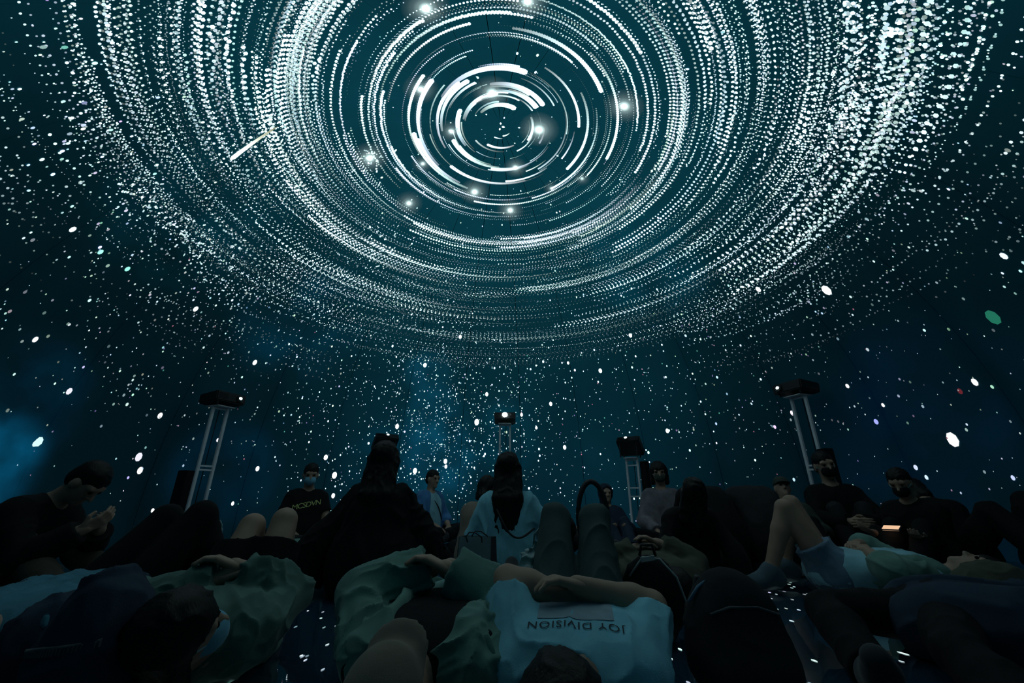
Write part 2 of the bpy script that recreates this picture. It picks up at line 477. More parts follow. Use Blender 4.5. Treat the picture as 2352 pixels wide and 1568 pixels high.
def build_stars():
    th, ph, s, c = [], [], [], []
    def add(t, p, size, col): th.append(t); ph.append(p); s.append(size); c.append(col)
    # scattered stars, thicker towards the milky way over the far rim
    mwt, mwp = dome_angles(1005, 980)
    for k in range(2600):
        t = math.acos(rng.uniform(math.cos(math.radians(96)), 1.0)); p = rng.uniform(-math.pi, math.pi)
        add(t, p, 0.0036 + 0.006 * rng.random() ** 5 * 2, tint(1, 0.12)[0] * STAR_GAIN * rng.uniform(0.2, 0.8))
    for k in range(1500):
        p = mwp + rng.normal(0, 0.30); t = mwt + rng.normal(0, 0.28)
        if 0.55 < t < 1.70:
            add(t, p, 0.0045 + 0.010 * rng.random() ** 5, tint(1, 0.10)[0] * STAR_GAIN * rng.uniform(0.25, 0.95))
    for k in range(420):
        p = rng.normal(0.1, 0.75); t = rng.uniform(0.9, 1.6)
        add(t, p, 0.006 + 0.016 * rng.random() ** 6, tint(1, 0.14)[0] * STAR_GAIN * rng.uniform(0.4, 0.95))
    for k in range(900):     # outer field beyond the rings on both sides
        p = rng.choice([-1, 1]) * rng.uniform(0.7, 2.6); t = rng.uniform(0.8, 1.35)
        add(t, p, 0.006 + 0.012 * rng.random() ** 3, tint(1, 0.14)[0] * STAR_GAIN * rng.uniform(0.2, 0.8) * max(0.35, 1.5 - t))
    for k in range(260):     # the left flank is dusted more thickly
        p = rng.uniform(-2.3, -1.2); t = rng.uniform(0.85, 1.3)
        add(t, p, 0.006 + 0.010 * rng.random() ** 3, tint(1, 0.14)[0] * STAR_GAIN * rng.uniform(0.2, 0.9))
    for k in range(120):     # a few tinted ones
        p = rng.uniform(-1.5, 1.5); t = rng.uniform(0.9, 1.6)
        add(t, p, rng.uniform(.005, .011), np.array(random.choice([(0.45, 0.35, 0.9), (0.2, 0.8, 0.6), (0.9, 0.35, 0.5), (0.3, 0.6, 1.0), (0.85, 0.55, 0.8)])) * 0.75)
    # named stars of the photograph
    for (px, py, d, col) in [(1899, 666, 17, (1, 1, 1)), (1742, 664, 10, (1, 1, 1)), (2189, 1009, 19, (1, 1, 1)), (2282, 728, 20, (0.04, 0.42, 0.26)), (2206, 898, 8, (.35, .05, .07)),
                             (2240, 877, 10, (1, 1, 1)), (1095, 969, 12, (1, 1, 1)), (318, 1049, 12, (.9, .9, 1)), (321, 1080, 10, (1, 1, 1)), (449, 709, 9, (1, 1, 1)), (585, 832, 9, (1, 1, 1)),
                             (367, 954, 9, (1, 1, 1)), (88, 1014, 12, (.7, 1, 1)), (80, 1018, 8, (.7, 1, 1)), (158, 898, 9, (.9, .9, 1)), (80, 779, 8, (1, 1, 1)), (166, 526, 9, (.9, 1, 1)),
                             (1265, 927, 8, (1, 1, 1)), (1198, 952, 7, (1, 1, 1)), (1232, 982, 6, (1, 1, 1)), (953, 1081, 10, (1, 1, 1)), (748, 1050, 9, (1, 1, 1)), (768, 1091, 11, (1, 1, 1)),
                             (765, 1138, 8, (1, 1, 1)), (1023, 1059, 9, (1, 1, 1)), (1024, 1071, 7, (1, 1, 1)), (912, 979, 9, (1, 1, 1)), (1118, 905, 8, (1, 1, 1)), (1057, 773, 8, (1, 1, 1)),
                             (976, 838, 9, (.7, 1, 1)), (1448, 770, 8, (1, 1, 1)), (1305, 833, 6, (1, 1, 1)), (1379, 851, 9, (1, 1, 1)), (1533, 989, 8, (1, 1, 1)), (1297, 1027, 8, (1, 1, 1)),
                             (230, 578, 8, (.35, .95, .75)), (292, 617, 8, (.3, .9, .7)), (147, 107, 7, (.2, .6, .5)), (2307, 587, 10, (.8, .9, 1)), (1820, 948, 8, (1, .9, 1)), (2013, 968, 8, (.4, .45, 1)),
                             (1875, 892, 7, (1, 1, 1)), (1947, 886, 7, (1, 1, 1)), (2104, 1073, 7, (.7, .8, 1)), (2328, 1097, 6, (.6, .7, 1)), (350, 1172, 6, (1, 1, 1)), (534, 1156, 6, (1, 1, 1)),
                             (500, 1010, 6, (.9, .9, 1)), (591, 1076, 8, (1, 1, 1)), (2029, 930, 6, (1, 1, 1)), (1780, 980, 6, (.8, .6, 1)), (1150, 283, 4, (1, 1, 1)), (1156, 291, 5, (1, 1, 1)), (1148, 296, 4, (1, 1, 1))]:
        t, p = dome_angles(px, py)
        dist = np.linalg.norm(at_dome(px, py) - CAM)
        full = min(col) > 0.3 or max(col) > 0.8
        add(t, p, d * 0.5 * dist / 1000.0, np.array(col) * (STAR_GAIN * 0.8 if full else 1.0))
    th, ph, s, c = np.array(th), np.array(ph), np.array(s), np.array(c)
    keep = (th < 1.60)
    th, ph, s, c = th[keep], ph[keep], s[keep], c[keep]
    c = c * side_falloff(th, ph)[:, None]
    o = link('projected_star_field', dots_mesh('projected_star_field', th, ph, s * 0.9, s * 1.3, c, 8, 0.006), STAR_MAT, DOME)
    tag(o, 'projected single stars scattered over the dome', None, None, 'stuff')

def glow_material():
    m = bpy.data.materials.new('projected_glow'); m.use_nodes = True
    nt = m.node_tree; nt.nodes.clear()
    at = nt.nodes.new('ShaderNodeAttribute'); at.attribute_name = 'star_color'
    e = nt.nodes.new('ShaderNodeEmission'); t = nt.nodes.new('ShaderNodeBsdfTransparent')
    a = nt.nodes.new('ShaderNodeAddShader'); o = nt.nodes.new('ShaderNodeOutputMaterial')
    nt.links.new(at.outputs['Color'], e.inputs['Color'])
    nt.links.new(e.outputs[0], a.inputs[0]); nt.links.new(t.outputs[0], a.inputs[1]); nt.links.new(a.outputs[0], o.inputs[0])
    m.cycles.emission_sampling = 'NONE'
    return m

def build_glows():
    prof = [(0.0, 2.6), (0.10, 2.3), (0.18, 0.9), (0.30, 0.28), (0.5, 0.10), (0.75, 0.03), (1.0, 0.0)]
    n = 20
    V, T, C = [], [], []
    for (px, py, d, g) in [(1238, 297, 36, 1.0), (1130, 212, 34, .9), (966, 204, 30, .7), (1434, 243, 34, .9), (978, 18, 38, .9), (1212, 2, 34, .9), (849, 362, 32, .8), (1172, 482, 26, .7),
                           (1090, 440, 28, .8), (939, 466, 26, .6), (1184, 384, 22, .7), (971, 375, 20, .5), (1037, 301, 24, .6), (1267, 432, 16, .4), (1337, 409, 16, .4), (1160, 955, 0, 0)]:
        if d == 0: continue
        P = at_dome(px, py); nn = (P - DC) / R
        P = DC + nn * (R - 0.009)
        e1 = np.cross(nn, [0, 0, 1.0]); e1 = e1 / (np.linalg.norm(e1) + 1e-9)
        if np.linalg.norm(e1) < 0.5: e1 = np.array([1.0, 0, 0])
        e2 = np.cross(nn, e1)
        rad = d * np.linalg.norm(P - CAM) / 1000.0 * 1.25
        b0 = len(V)
        V.append(P); C.append(prof[0][1] * g)
        for (rr, val) in prof[1:]:
            for k in range(n):
                a = 2 * math.pi * k / n
                V.append(P + (e1 * math.cos(a) + e2 * math.sin(a)) * rad * rr); C.append(val * g)
        for k in range(n): T.append((b0, b0 + 1 + k, b0 + 1 + (k + 1) % n))
        for i in range(len(prof) - 2):
            a0, a1 = b0 + 1 + i * n, b0 + 1 + (i + 1) * n
            for k in range(n):
                k2 = (k + 1) % n
                T.append((a0 + k, a1 + k, a1 + k2)); T.append((a0 + k, a1 + k2, a0 + k2))
    me = mesh_np('projected_bright_stars', V, T, 3)
    at = me.attributes.new('star_color', 'FLOAT_COLOR', 'POINT')
    C = np.array(C)[:, None] * np.array([0.80, 1.0, 0.95, 0])[None, :]; C[:, 3] = 1
    at.data.foreach_set('color', C.astype(np.float32).reshape(-1))
    o = link('projected_bright_stars', me, glow_material(), DOME)
    tag(o, 'projected bright stars with soft halos', None, None, 'stuff')

def build_meteor():
    a, b = at_dome(528, 365), at_dome(637, 288)
    V, Fc, C = [], [], []
    n = 16
    for i in range(n + 1):
        t = i / n
        P = a * (1 - t) + b * t
        nn = (P - DC); nn = nn / np.linalg.norm(nn)
        P = DC + nn * (R - 0.014)
        d = (b - a) / np.linalg.norm(b - a); s = np.cross(nn, d)
        w = 0.026 * (min(1, t / 0.06 + 0.3) * (1 - t) ** 0.6) + 0.002
        V += [P - s * w, P + s * w]
        col = np.array([0.80, 1.0, 1.05]) * (1 - t) + np.array([0.62, 0.58, 0.30]) * t
        v = 1.7 if t < 0.45 else 1.5 * (1 - (t - .45) / .62) + 0.12
        C += [np.append(col * v, 1)] * 2
    for i in range(n): Fc.append((2 * i, 2 * i + 1, 2 * i + 3, 2 * i + 2))
    me = mesh_np('projected_meteor', V, Fc, 4)
    at = me.attributes.new('star_color', 'FLOAT_COLOR', 'POINT'); at.data.foreach_set('color', np.array(C, np.float32).reshape(-1))
    o = link('projected_meteor', me, STAR_MAT, DOME)
    tag(o, 'projected shooting star streak with a yellowish tail')

STAR_MAT = star_material()
build_trails(); build_stars(); build_glows(); build_meteor()

# ------------------------------------------------------------------ soft-body modelling: signed distance shapes -> one smooth mesh
def vnoise(p, seed=0):
    """value noise in -1..1 on an (n,3) array"""
    i = np.floor(p).astype(np.int64); f = p - i
    f = f * f * (3 - 2 * f)
    def h(a, b, c):
        n = (a * 374761393 + b * 668265263 + c * 1274126177 + seed * 144665) & 0x7fffffff
        n = ((n ^ (n >> 13)) * 1103515245) & 0x7fffffff
        n = ((n ^ (n >> 16)) * 69069) & 0x7fffffff
        return (n & 0xffff) / 32767.5 - 1.0
    x, y, z = i[:, 0], i[:, 1], i[:, 2]
    fx, fy, fz = f[:, 0], f[:, 1], f[:, 2]
    r = 0
    for dx in (0, 1):
        for dy in (0, 1):
            for dz in (0, 1):
                w = (fx if dx else 1 - fx) * (fy if dy else 1 - fy) * (fz if dz else 1 - fz)
                r = r + w * h(x + dx, y + dy, z + dz)
    return r

def vec(*a): return np.array(a, float)
def unit(v):
    v = np.asarray(v, float); return v / (np.linalg.norm(v) + 1e-12)

class Cone:            # round cone a->b
    def __init__(s, a, b, ra, rb=None, k=0.03, clip=()):
        s.a, s.b, s.ra, s.rb, s.k, s.clip = np.asarray(a, float), np.asarray(b, float), ra, ra if rb is None else rb, k, clip
    def box(s):
        m = max(s.ra, s.rb)
        return np.minimum(s.a, s.b) - m, np.maximum(s.a, s.b) + m
    def d(s, P):
        ba = s.b - s.a; L2 = ba @ ba + 1e-12
        pa = P - s.a
        t = np.clip((pa @ ba) / L2, 0, 1)
        q = pa - t[..., None] * ba
        return np.sqrt((q * q).sum(-1)) - (s.ra + (s.rb - s.ra) * t)

class Ell:             # ellipsoid with axes
    def __init__(s, c, ax, r, k=0.03, clip=()):
        s.c, s.ax, s.r, s.k, s.clip = np.asarray(c, float), np.asarray(ax, float), np.asarray(r, float), k, clip
    def box(s):
        e = np.sqrt(((s.ax * s.r[:, None]) ** 2).sum(0))
        return s.c - e, s.c + e
    def d(s, P):
        q = (P - s.c) @ s.ax.T / s.r
        n = np.sqrt((q * q).sum(-1))
        g = np.sqrt(((q / s.r) ** 2).sum(-1)) + 1e-9
        return n * (n - 1.0) / g

def sdf_surface(add, sub=(), res=0.012, floor=None):
    """union of shapes minus others; returns vertices and quads. floor: flatten everything below z=floor"""
    lo = np.min([p.box()[0] for p in add], 0) - 3 * res
    hi = np.max([p.box()[1] for p in add], 0) + 3 * res
    n = np.ceil((hi - lo) / res).astype(int) + 1
    D = np.full(tuple(n), 0.25, np.float32)
    def grid(sl):
        ax = [lo[i] + res * np.arange(sl[i].start, sl[i].stop) for i in range(3)]
        X, Y, Z = np.meshgrid(*ax, indexing='ij')
        return np.stack([X, Y, Z], -1)
    def region(p, m):
        b0, b1 = p.box()
        i0 = np.maximum(np.floor((b0 - m - lo) / res).astype(int), 0)
        i1 = np.minimum(np.ceil((b1 + m - lo) / res).astype(int) + 1, n)
        return tuple(slice(int(a), int(max(a, b))) for a, b in zip(i0, i1))
    for p in add:
        sl = region(p, max(p.k, 2.5 * res))
        if any(s.stop <= s.start for s in sl): continue
        P = grid(sl)
        d = p.d(P)
        for (cp, cn) in p.clip:
            d = np.maximum(d, (P - cp) @ np.asarray(cn, float))
        a = D[sl]
        h = np.maximum(p.k - np.abs(a - d), 0) / p.k
        D[sl] = np.minimum(a, d) - h * h * p.k * 0.25
    for p in sub:
        sl = region(p, p.k + res)
        if any(s.stop <= s.start for s in sl): continue
        d = -p.d(grid(sl))
        a = D[sl]
        h = np.maximum(p.k - np.abs(a - d), 0) / p.k
        D[sl] = np.maximum(a, d) + h * h * p.k * 0.25
    if floor is not None:
        z = lo[2] + res * np.arange(n[2])
        D = np.maximum(D, (floor - z)[None, None, :].astype(np.float32))
    ins = D < 0
    c = np.zeros(tuple(n - 1), np.int8)
    for dx in (0, 1):
        for dy in (0, 1):
            for dz in (0, 1):
                c += ins[dx:n[0] - 1 + dx, dy:n[1] - 1 + dy, dz:n[2] - 1 + dz]
    act = (c > 0) & (c < 8)
    I = np.argwhere(act)
    if len(I) == 0: return np.zeros((0, 3)), np.zeros((0, 4), int)
    idx = np.full(tuple(n - 1), -1, np.int32); idx[act] = np.arange(len(I))
    acc = np.zeros((len(I), 3)); cnt = np.zeros(len(I))
    cor = [(x, y, z) for x in (0, 1) for y in (0, 1) for z in (0, 1)]
    for a in cor:
        for ax in range(3):
            if a[ax] == 0:
                b = list(a); b[ax] = 1
                da = D[I[:, 0] + a[0], I[:, 1] + a[1], I[:, 2] + a[2]]; db = D[I[:, 0] + b[0], I[:, 1] + b[1], I[:, 2] + b[2]]
                m = (da < 0) != (db < 0)
                t = np.where(m, da / np.where(m, da - db, 1), 0)
                p = np.tile(np.array(a, float), (len(I), 1)); p[:, ax] += t
                acc += p * m[:, None]; cnt += m
    V = lo + res * (I + acc / cnt[:, None])
    Q = []
    for ax in range(3):
        sl0 = [slice(None)] * 3; sl1 = [slice(None)] * 3
        sl0[ax] = slice(0, n[ax] - 1); sl1[ax] = slice(1, n[ax])
        A, B = ins[tuple(sl0)], ins[tuple(sl1)]
        E = np.argwhere(A != B)
        u, w = (ax + 1) % 3, (ax + 2) % 3
        E = E[(E[:, u] > 0) & (E[:, w] > 0) & (E[:, u] < n[u] - 1) & (E[:, w] < n[w] - 1)]
        if not len(E): continue
        flip = A[tuple(E.T)]
        def cell(du, dw):
            C = E.copy(); C[:, u] -= du; C[:, w] -= dw
            return idx[tuple(C.T)]
        q = np.stack([cell(1, 1), cell(0, 1), cell(0, 0), cell(1, 0)], 1)
        q[~flip] = q[~flip][:, ::-1]
        Q.append(q)
    Q = np.concatenate(Q)
    Q = Q[(Q >= 0).all(1)]
    return V, Q

def normals_of(V, Q):
    a, b, c, d = V[Q[:, 0]], V[Q[:, 1]], V[Q[:, 2]], V[Q[:, 3]]
    fn = np.cross(c - a, d - b)
    N = np.zeros_like(V)
    for i in range(4): np.add.at(N, Q[:, i], fn)
    return N / (np.linalg.norm(N, axis=1, keepdims=True) + 1e-12)

def relax(V, Q, it=1):
    for _ in range(it):
        S = np.zeros_like(V); n = np.zeros(len(V))
        for i in range(4):
            np.add.at(S, Q[:, i], V[Q[:, (i + 1) % 4]]); np.add.at(n, Q[:, i], 1)
        V = V * 0.5 + 0.5 * S / np.maximum(n, 1)[:, None]
    return V

def wrinkle(V, Q, amp, freq=14.0, seed=0, stretch=None):
    """cloth folds: warped ridges pushed along the normals"""
    N = normals_of(V, Q)
    P = V * freq
    if stretch is not None:                       # folds run along this direction
        s = unit(stretch); P = P - np.outer((P @ s) * 0.55, s)
    wv = np.stack([vnoise(P * 0.5 + 7.3, seed + 1), vnoise(P * 0.5 + 19.1, seed + 2), vnoise(P * 0.5 - 4.7, seed + 3)], 1)
    def ridge(n): return (1 - np.abs(n)) ** 3 * 1.9 - 0.75
    r = ridge(vnoise(P + wv * 1.2, seed + 4) * 1.5)
    r2 = ridge(vnoise(P * 1.9 + wv * 1.6, seed + 5) * 1.5)
    big = vnoise(V * 5.0, seed + 6)
    d = amp * ((0.72 * r + 0.22 * r2) * (0.75 + 0.5 * big) + 0.35 * big)
    V = V + N * d[:, None]
    if V.shape[0]: V[:, 2] = np.maximum(V[:, 2], 0.002)
    return V

def mesh_vq(name, V, Q): return mesh_np(name, V, Q, 4)

def join_vq(parts):
    Vs, Qs, o = [], [], 0
    for V, Q in parts:
        if len(V): Vs.append(V); Qs.append(Q + o); o += len(V)
    return np.concatenate(Vs), np.concatenate(Qs)

# ------------------------------------------------------------------ people
AUD = 'audience on the dome floor'
MATS = {}
def M(key):
    if key in MATS: return MATS[key]
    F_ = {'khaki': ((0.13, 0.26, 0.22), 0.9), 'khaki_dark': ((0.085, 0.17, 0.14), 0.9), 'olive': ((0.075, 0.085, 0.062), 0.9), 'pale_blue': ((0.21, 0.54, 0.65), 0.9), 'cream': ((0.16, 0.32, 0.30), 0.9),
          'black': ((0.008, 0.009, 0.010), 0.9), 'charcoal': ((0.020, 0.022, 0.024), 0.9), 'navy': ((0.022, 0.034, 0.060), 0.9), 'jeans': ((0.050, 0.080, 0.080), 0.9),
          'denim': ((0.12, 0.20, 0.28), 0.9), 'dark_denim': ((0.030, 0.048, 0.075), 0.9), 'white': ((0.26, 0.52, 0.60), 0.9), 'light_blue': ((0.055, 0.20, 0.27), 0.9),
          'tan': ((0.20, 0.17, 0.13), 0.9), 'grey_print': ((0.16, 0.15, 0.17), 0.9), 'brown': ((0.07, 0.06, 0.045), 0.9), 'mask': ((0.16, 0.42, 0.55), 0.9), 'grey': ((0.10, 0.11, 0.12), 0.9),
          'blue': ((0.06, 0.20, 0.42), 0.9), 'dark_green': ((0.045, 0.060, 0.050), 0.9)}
    if key in F_:
        m = fabric('cloth_' + key, F_[key][0], F_[key][1], vary=(0.5 if key in ('denim', 'grey_print') else 0.18), sheen=(0.0 if max(F_[key][0]) < 0.1 else 0.12))
    elif key == 'skin': m = skin_mat('skin', (0.36, 0.24, 0.17))
    elif key == 'skin_light': m = skin_mat('skin_light', (0.44, 0.31, 0.23))
    elif key == 'hair': m = hair_mat('hair', (0.006, 0.006, 0.006))
    elif key == 'hair_brown': m = hair_mat('hair_brown', (0.018, 0.014, 0.010))
    elif key == 'sole': m = plain('shoe_sole', (0.45, 0.47, 0.46), 0.7)
    elif key == 'shoe_dark': m = fabric('shoe_dark', (0.03, 0.035, 0.04), 0.8)
    elif key == 'shoe_blue': m = fabric('shoe_blue', (0.08, 0.13, 0.16), 0.8)
    elif key == 'eye': m = plain('eye', (0.012, 0.010, 0.008), 0.6, 0, .1)
    elif key == 'strap': m = plain('strap', (0.01, 0.012, 0.014), 0.6)
    elif key == 'print_ink': m = plain('print_ink', (0.010, 0.014, 0.022), 0.8)
    elif key == 'print_patch': m = plain('print_patch', (0.26, 0.36, 0.42), 0.9, vary=0.2)
    elif key == 'yellow_ink': m = plain('yellow_ink', (0.55, 0.60, 0.22), 0.8)
    MATS[key] = m
    return m

LEV = [(-0.10, .080, .100), (0.0, .088, .105), (0.22, .078, .100), (0.45, .070, .096), (0.68, .082, .106), (0.86, .105, .098), (1.0, .125, .066)]   # (level, half width, radius) of the trunk

class Fig:
    """joint positions of one person. side 0 is the one at smaller x (or nearer), side 1 the other"""
    def __init__(f, pelvis, chest, head, front, hfront=None, hup=None, s=1.0, right=None, bend=0.0):
        f.s = s
        f.pel, f.che, f.hd = (np.asarray(v, float) for v in (pelvis, chest, head))
        f.sp = unit(f.che - f.pel)
        f.che = f.pel + f.sp * 0.46 * s
        f.hd = f.che + unit(f.hd - f.che) * 0.245 * s
        fr = np.asarray(front, float); f.fr = unit(fr - (fr @ f.sp) * f.sp)
        r = np.cross(f.fr, f.sp)
        if right is not None: r = r if r @ np.asarray(right, float) > 0 else -r
        else:
            key = r[0] if abs(r[0]) > 0.35 else r[1]
            r = r if key > 0 else -r
        f.r = unit(r)
        f.hup = unit(f.hd - f.che) if hup is None else unit(hup)
        hf = f.fr if hfront is None else np.asarray(hfront, float)
        f.hf = unit(hf - (hf @ f.hup) * f.hup)
        f.hr = unit(np.cross(f.hf, f.hup))
        f.bend = bend
        f.sh = [f.che + f.r * sg * 0.165 * s - f.sp * 0.02 * s for sg in (-1, 1)]
        f.hip = [f.pel + f.r * sg * 0.088 * s - f.sp * 0.03 * s for sg in (-1, 1)]
        f.arm, f.leg = [None, None], [None, None]
    def arms(f, spec):
        for i, (el, wr, hn) in enumerate(spec):          # elbow point, wrist point, palm normal
            s = f.s
            e = f.sh[i] + unit(np.asarray(el, float) - f.sh[i]) * 0.285 * s
            w = e + unit(np.asarray(wr, float) - e) * 0.245 * s
            f.arm[i] = (e, w, unit(hn))
        return f
    def legs(f, spec):
        for i, (kn, an, ft) in enumerate(spec):          # knee point, ankle point, foot direction
            s = f.s
            k = f.hip[i] + unit(np.asarray(kn, float) - f.hip[i]) * 0.43 * s
            a = k + unit(np.asarray(an, float) - k) * 0.42 * s
            f.leg[i] = (k, a, unit(ft))
        return f
    # ---- shapes
    def lev(f, t):
        for (a, b) in zip(LEV[:-1], LEV[1:]):
            if t <= b[0]:
                u = (t - a[0]) / (b[0] - a[0]); return [a[j] + (b[j] - a[j]) * u for j in (1, 2)]
        return LEV[-1][1:]
    def trunk(f, o=0.0, t0=-0.1, t1=1.0, loose=0.0, clip=()):
        out, s = [], f.s
        for t in np.linspace(t0, t1, max(4, int((t1 - t0) / 0.13) + 1)):
            hw, rad = f.lev(t)
            c = f.pel + f.sp * 0.46 * s * t - f.fr * f.bend * 4 * t * (1 - t)
            oo = o + loose * max(0, 1 - abs(t - 0.15) / 0.5)
            out.append(Cone(c - f.r * hw * s, c + f.r * hw * s, rad * s + oo, k=0.06, clip=clip))
        return out
    def neck(f):
        a = f.che + f.sp * 0.02 * f.s; b = f.hd - f.hup * 0.06 * f.s - f.hf * 0.015 * f.s
        return [Cone(a, b, 0.060 * f.s, 0.052 * f.s, 0.04), Cone(f.sh[0], a, 0.045 * f.s, 0.055 * f.s, 0.04), Cone(f.sh[1], a, 0.045 * f.s, 0.055 * f.s, 0.04)]
    def arm_shapes(f, i, o=0.0, t1=2.0, loose=0.0):
        """t1: 1 = to the elbow, 2 = to the wrist"""
        if f.arm[i] is None: return []
        s = f.s; e, w, n = f.arm[i]; S = f.sh[i]
        out = []
        if t1 <= 1:
            end = S + (e - S) * t1
            out.append(Cone(S, S + (e - S) * min(1, t1 + .15), 0.058 * s + o, (0.058 - 0.014 * t1) * s + o + loose, 0.04, clip=[(end, unit(e - S))]))
        else:
            out.append(Cone(S, e, 0.058 * s + o, 0.043 * s + o + loose * .5, 0.04))
            end = e + (w - e) * (t1 - 1)
            rr = (0.043 - 0.013 * (t1 - 1)) * s
            out.append(Cone(e, e + (w - e) * 0.3, 0.043 * s + o + loose * .5, 0.046 * s + o + loose * .6, 0.03))
            out.append(Cone(e + (w - e) * 0.3, end + unit(w - e) * 0.02, 0.046 * s + o + loose * .6, rr + o + loose, 0.03, clip=[(end, unit(w - e))] if t1 < 2 else ()))
        return out
    def leg_shapes(f, i, o=0.0, t1=2.0, loose=0.0):
        if f.leg[i] is None: return []
        s = f.s; k, a, ft = f.leg[i]; Hh = f.hip[i]
        back = unit(unit(Hh - k) + unit(a - k) + 1e-6)
        out = []
        if t1 <= 1:
            end = Hh + (k - Hh) * t1
            out.append(Cone(Hh, Hh + (k - Hh) * min(1, t1 + .12), 0.092 * s + o, 0.074 * s + o + loose, 0.05, clip=[(end, unit(k - Hh))]))
        else:
            out.append(Cone(Hh, k, 0.092 * s + o, 0.058 * s + o, 0.022))
            end = k + (a - k) * (t1 - 1)
            m = k + (a - k) * 0.32 + back * 0.012
            out.append(Cone(k, m, 0.056 * s + o, 0.058 * s + o + loose * .4, 0.015))
            out.append(Cone(m, end + unit(a - k) * 0.02, 0.058 * s + o + loose * .4, (0.058 - 0.020 * (t1 - 1)) * s + o + loose, 0.015, clip=[(end, unit(a - k))] if t1 < 2 else ()))
        return out
    def foot_pts(f, i):
        k, a, ft = f.leg[i]; s = f.s
        dn = a - k; dn = unit(dn - (dn @ ft) * ft)
        return a + dn * 0.045 * s - ft * 0.045 * s, a + dn * 0.062 * s + ft * 0.145 * s, dn
    def foot(f, i, o=0.0):
        if f.leg[i] is None: return []
        h, t, dn = f.foot_pts(i); s = f.s; k, a, ft = f.leg[i]
        return [Cone(a, h, 0.040 * s + o, 0.036 * s + o, 0.03), Cone(h, t, 0.036 * s + o, 0.030 * s + o, 0.03), Cone(a, (h + t * 2) / 3, 0.040 * s + o, 0.034 * s + o, 0.04)]
    def hand(f, i, curl=0.6):
        if f.arm[i] is None: return []
        e, w, n = f.arm[i]; s = f.s
        d = unit(w - e); n = unit(n - (n @ d) * d); r = np.cross(d, n)
        P = w + d * 0.05 * s
        out = [Cone(w - d * 0.03 * s, w + d * 0.02 * s, 0.028 * s, 0.026 * s, 0.02)]
        for q in (-0.027, -0.009, 0.009, 0.027):
            out.append(Cone(w + d * 0.01 * s + r * q * 0.7 * s, w + d * 0.088 * s + r * q * s, 0.014 * s, 0.0125 * s, 0.012))
        for q, L in ((-0.028, .058), (-0.0095, .074), (0.0095, .080), (0.028, .070)):
            b = w + d * 0.090 * s + r * q * s
            d1 = unit(d * math.cos(curl * .6) + n * math.sin(curl * .6)); d2 = unit(d * math.cos(curl * 1.6) + n * math.sin(curl * 1.6))
            m = b + d1 * L * .52 * s
            out += [Cone(b, m, 0.0105 * s, 0.0090 * s, 0.004), Cone(m, m + d2 * L * .48 * s, 0.0090 * s, 0.0075 * s, 0.004)]
        sg = 1 if i == 0 else -1
        tb = w + d * 0.028 * s + r * sg * 0.026 * s; tm = tb + (d * 0.7 + r * sg * 0.6 + n * 0.35) * 0.042 * s
        out += [Cone(tb, tm, 0.014 * s, 0.011 * s, 0.008), Cone(tm, tm + (d * 0.9 + n * 0.4) * 0.030 * s, 0.011 * s, 0.0085 * s, 0.004)]
        return out
    def hp(f, x, y, z): return f.hd + (f.hr * x + f.hf * y + f.hup * z) * f.s
    def head_shapes(f):
        ax = np.stack([f.hr, f.hf, f.hup]); s = f.s
        add = [Ell(f.hp(0, -.012, .030), ax, np.array([.076, .094, .086]) * s, 0.03), Ell(f.hp(0, .026, -.040), ax, np.array([.058, .062, .078]) * s, 0.04),
               Cone(f.hp(0, .086, .008), f.hp(0, .106, -.026), .008 * s, .013 * s, 0.012), Cone(f.hp(-.014, .092, -.030), f.hp(.014, .092, -.030), .008 * s, .008 * s, 0.008),
               Cone(f.hp(-.045, .072, .028), f.hp(.045, .072, .028), .012 * s, .012 * s, 0.02), Cone(f.hp(-.016, .082, -.064), f.hp(.016, .082, -.064), .007 * s, .007 * s, 0.008),
               Cone(f.hp(-.014, .078, -.078), f.hp(.014, .078, -.078), .008 * s, .008 * s, 0.008), Ell(f.hp(0, .070, -.100), ax, np.array([.026, .020, .018]) * s, 0.02)]
        for sg in (-1, 1):
            add.append(Ell(f.hp(sg * .078, -.006, -.012), ax, np.array([.011, .024, .034]) * s, 0.01))
        sub = [Ell(f.hp(sg * .032, .096, .008), ax, np.array([.017, .016, .011]) * s, 0.012) for sg in (-1, 1)]
        sub += [Cone(f.hp(-.022, .094, -.071), f.hp(.022, .094, -.071), .003 * s, .003 * s, 0.004)]
        return add, sub

FLOOR_Z = 0.003
def garment(name, shapes, mat, parent, org, res, sub=(), amp=0.006, freq=14.0, seed=0, stretch=None, sm=1):
    V, Q = sdf_surface(shapes, sub, res, FLOOR_Z)
    if not len(V): return None
    V = relax(V, Q, sm)
    if amp: V = wrinkle(V, Q, amp, freq, seed, stretch)
    return link(name, mesh_vq(name, V - org, Q), mat, parent, True)

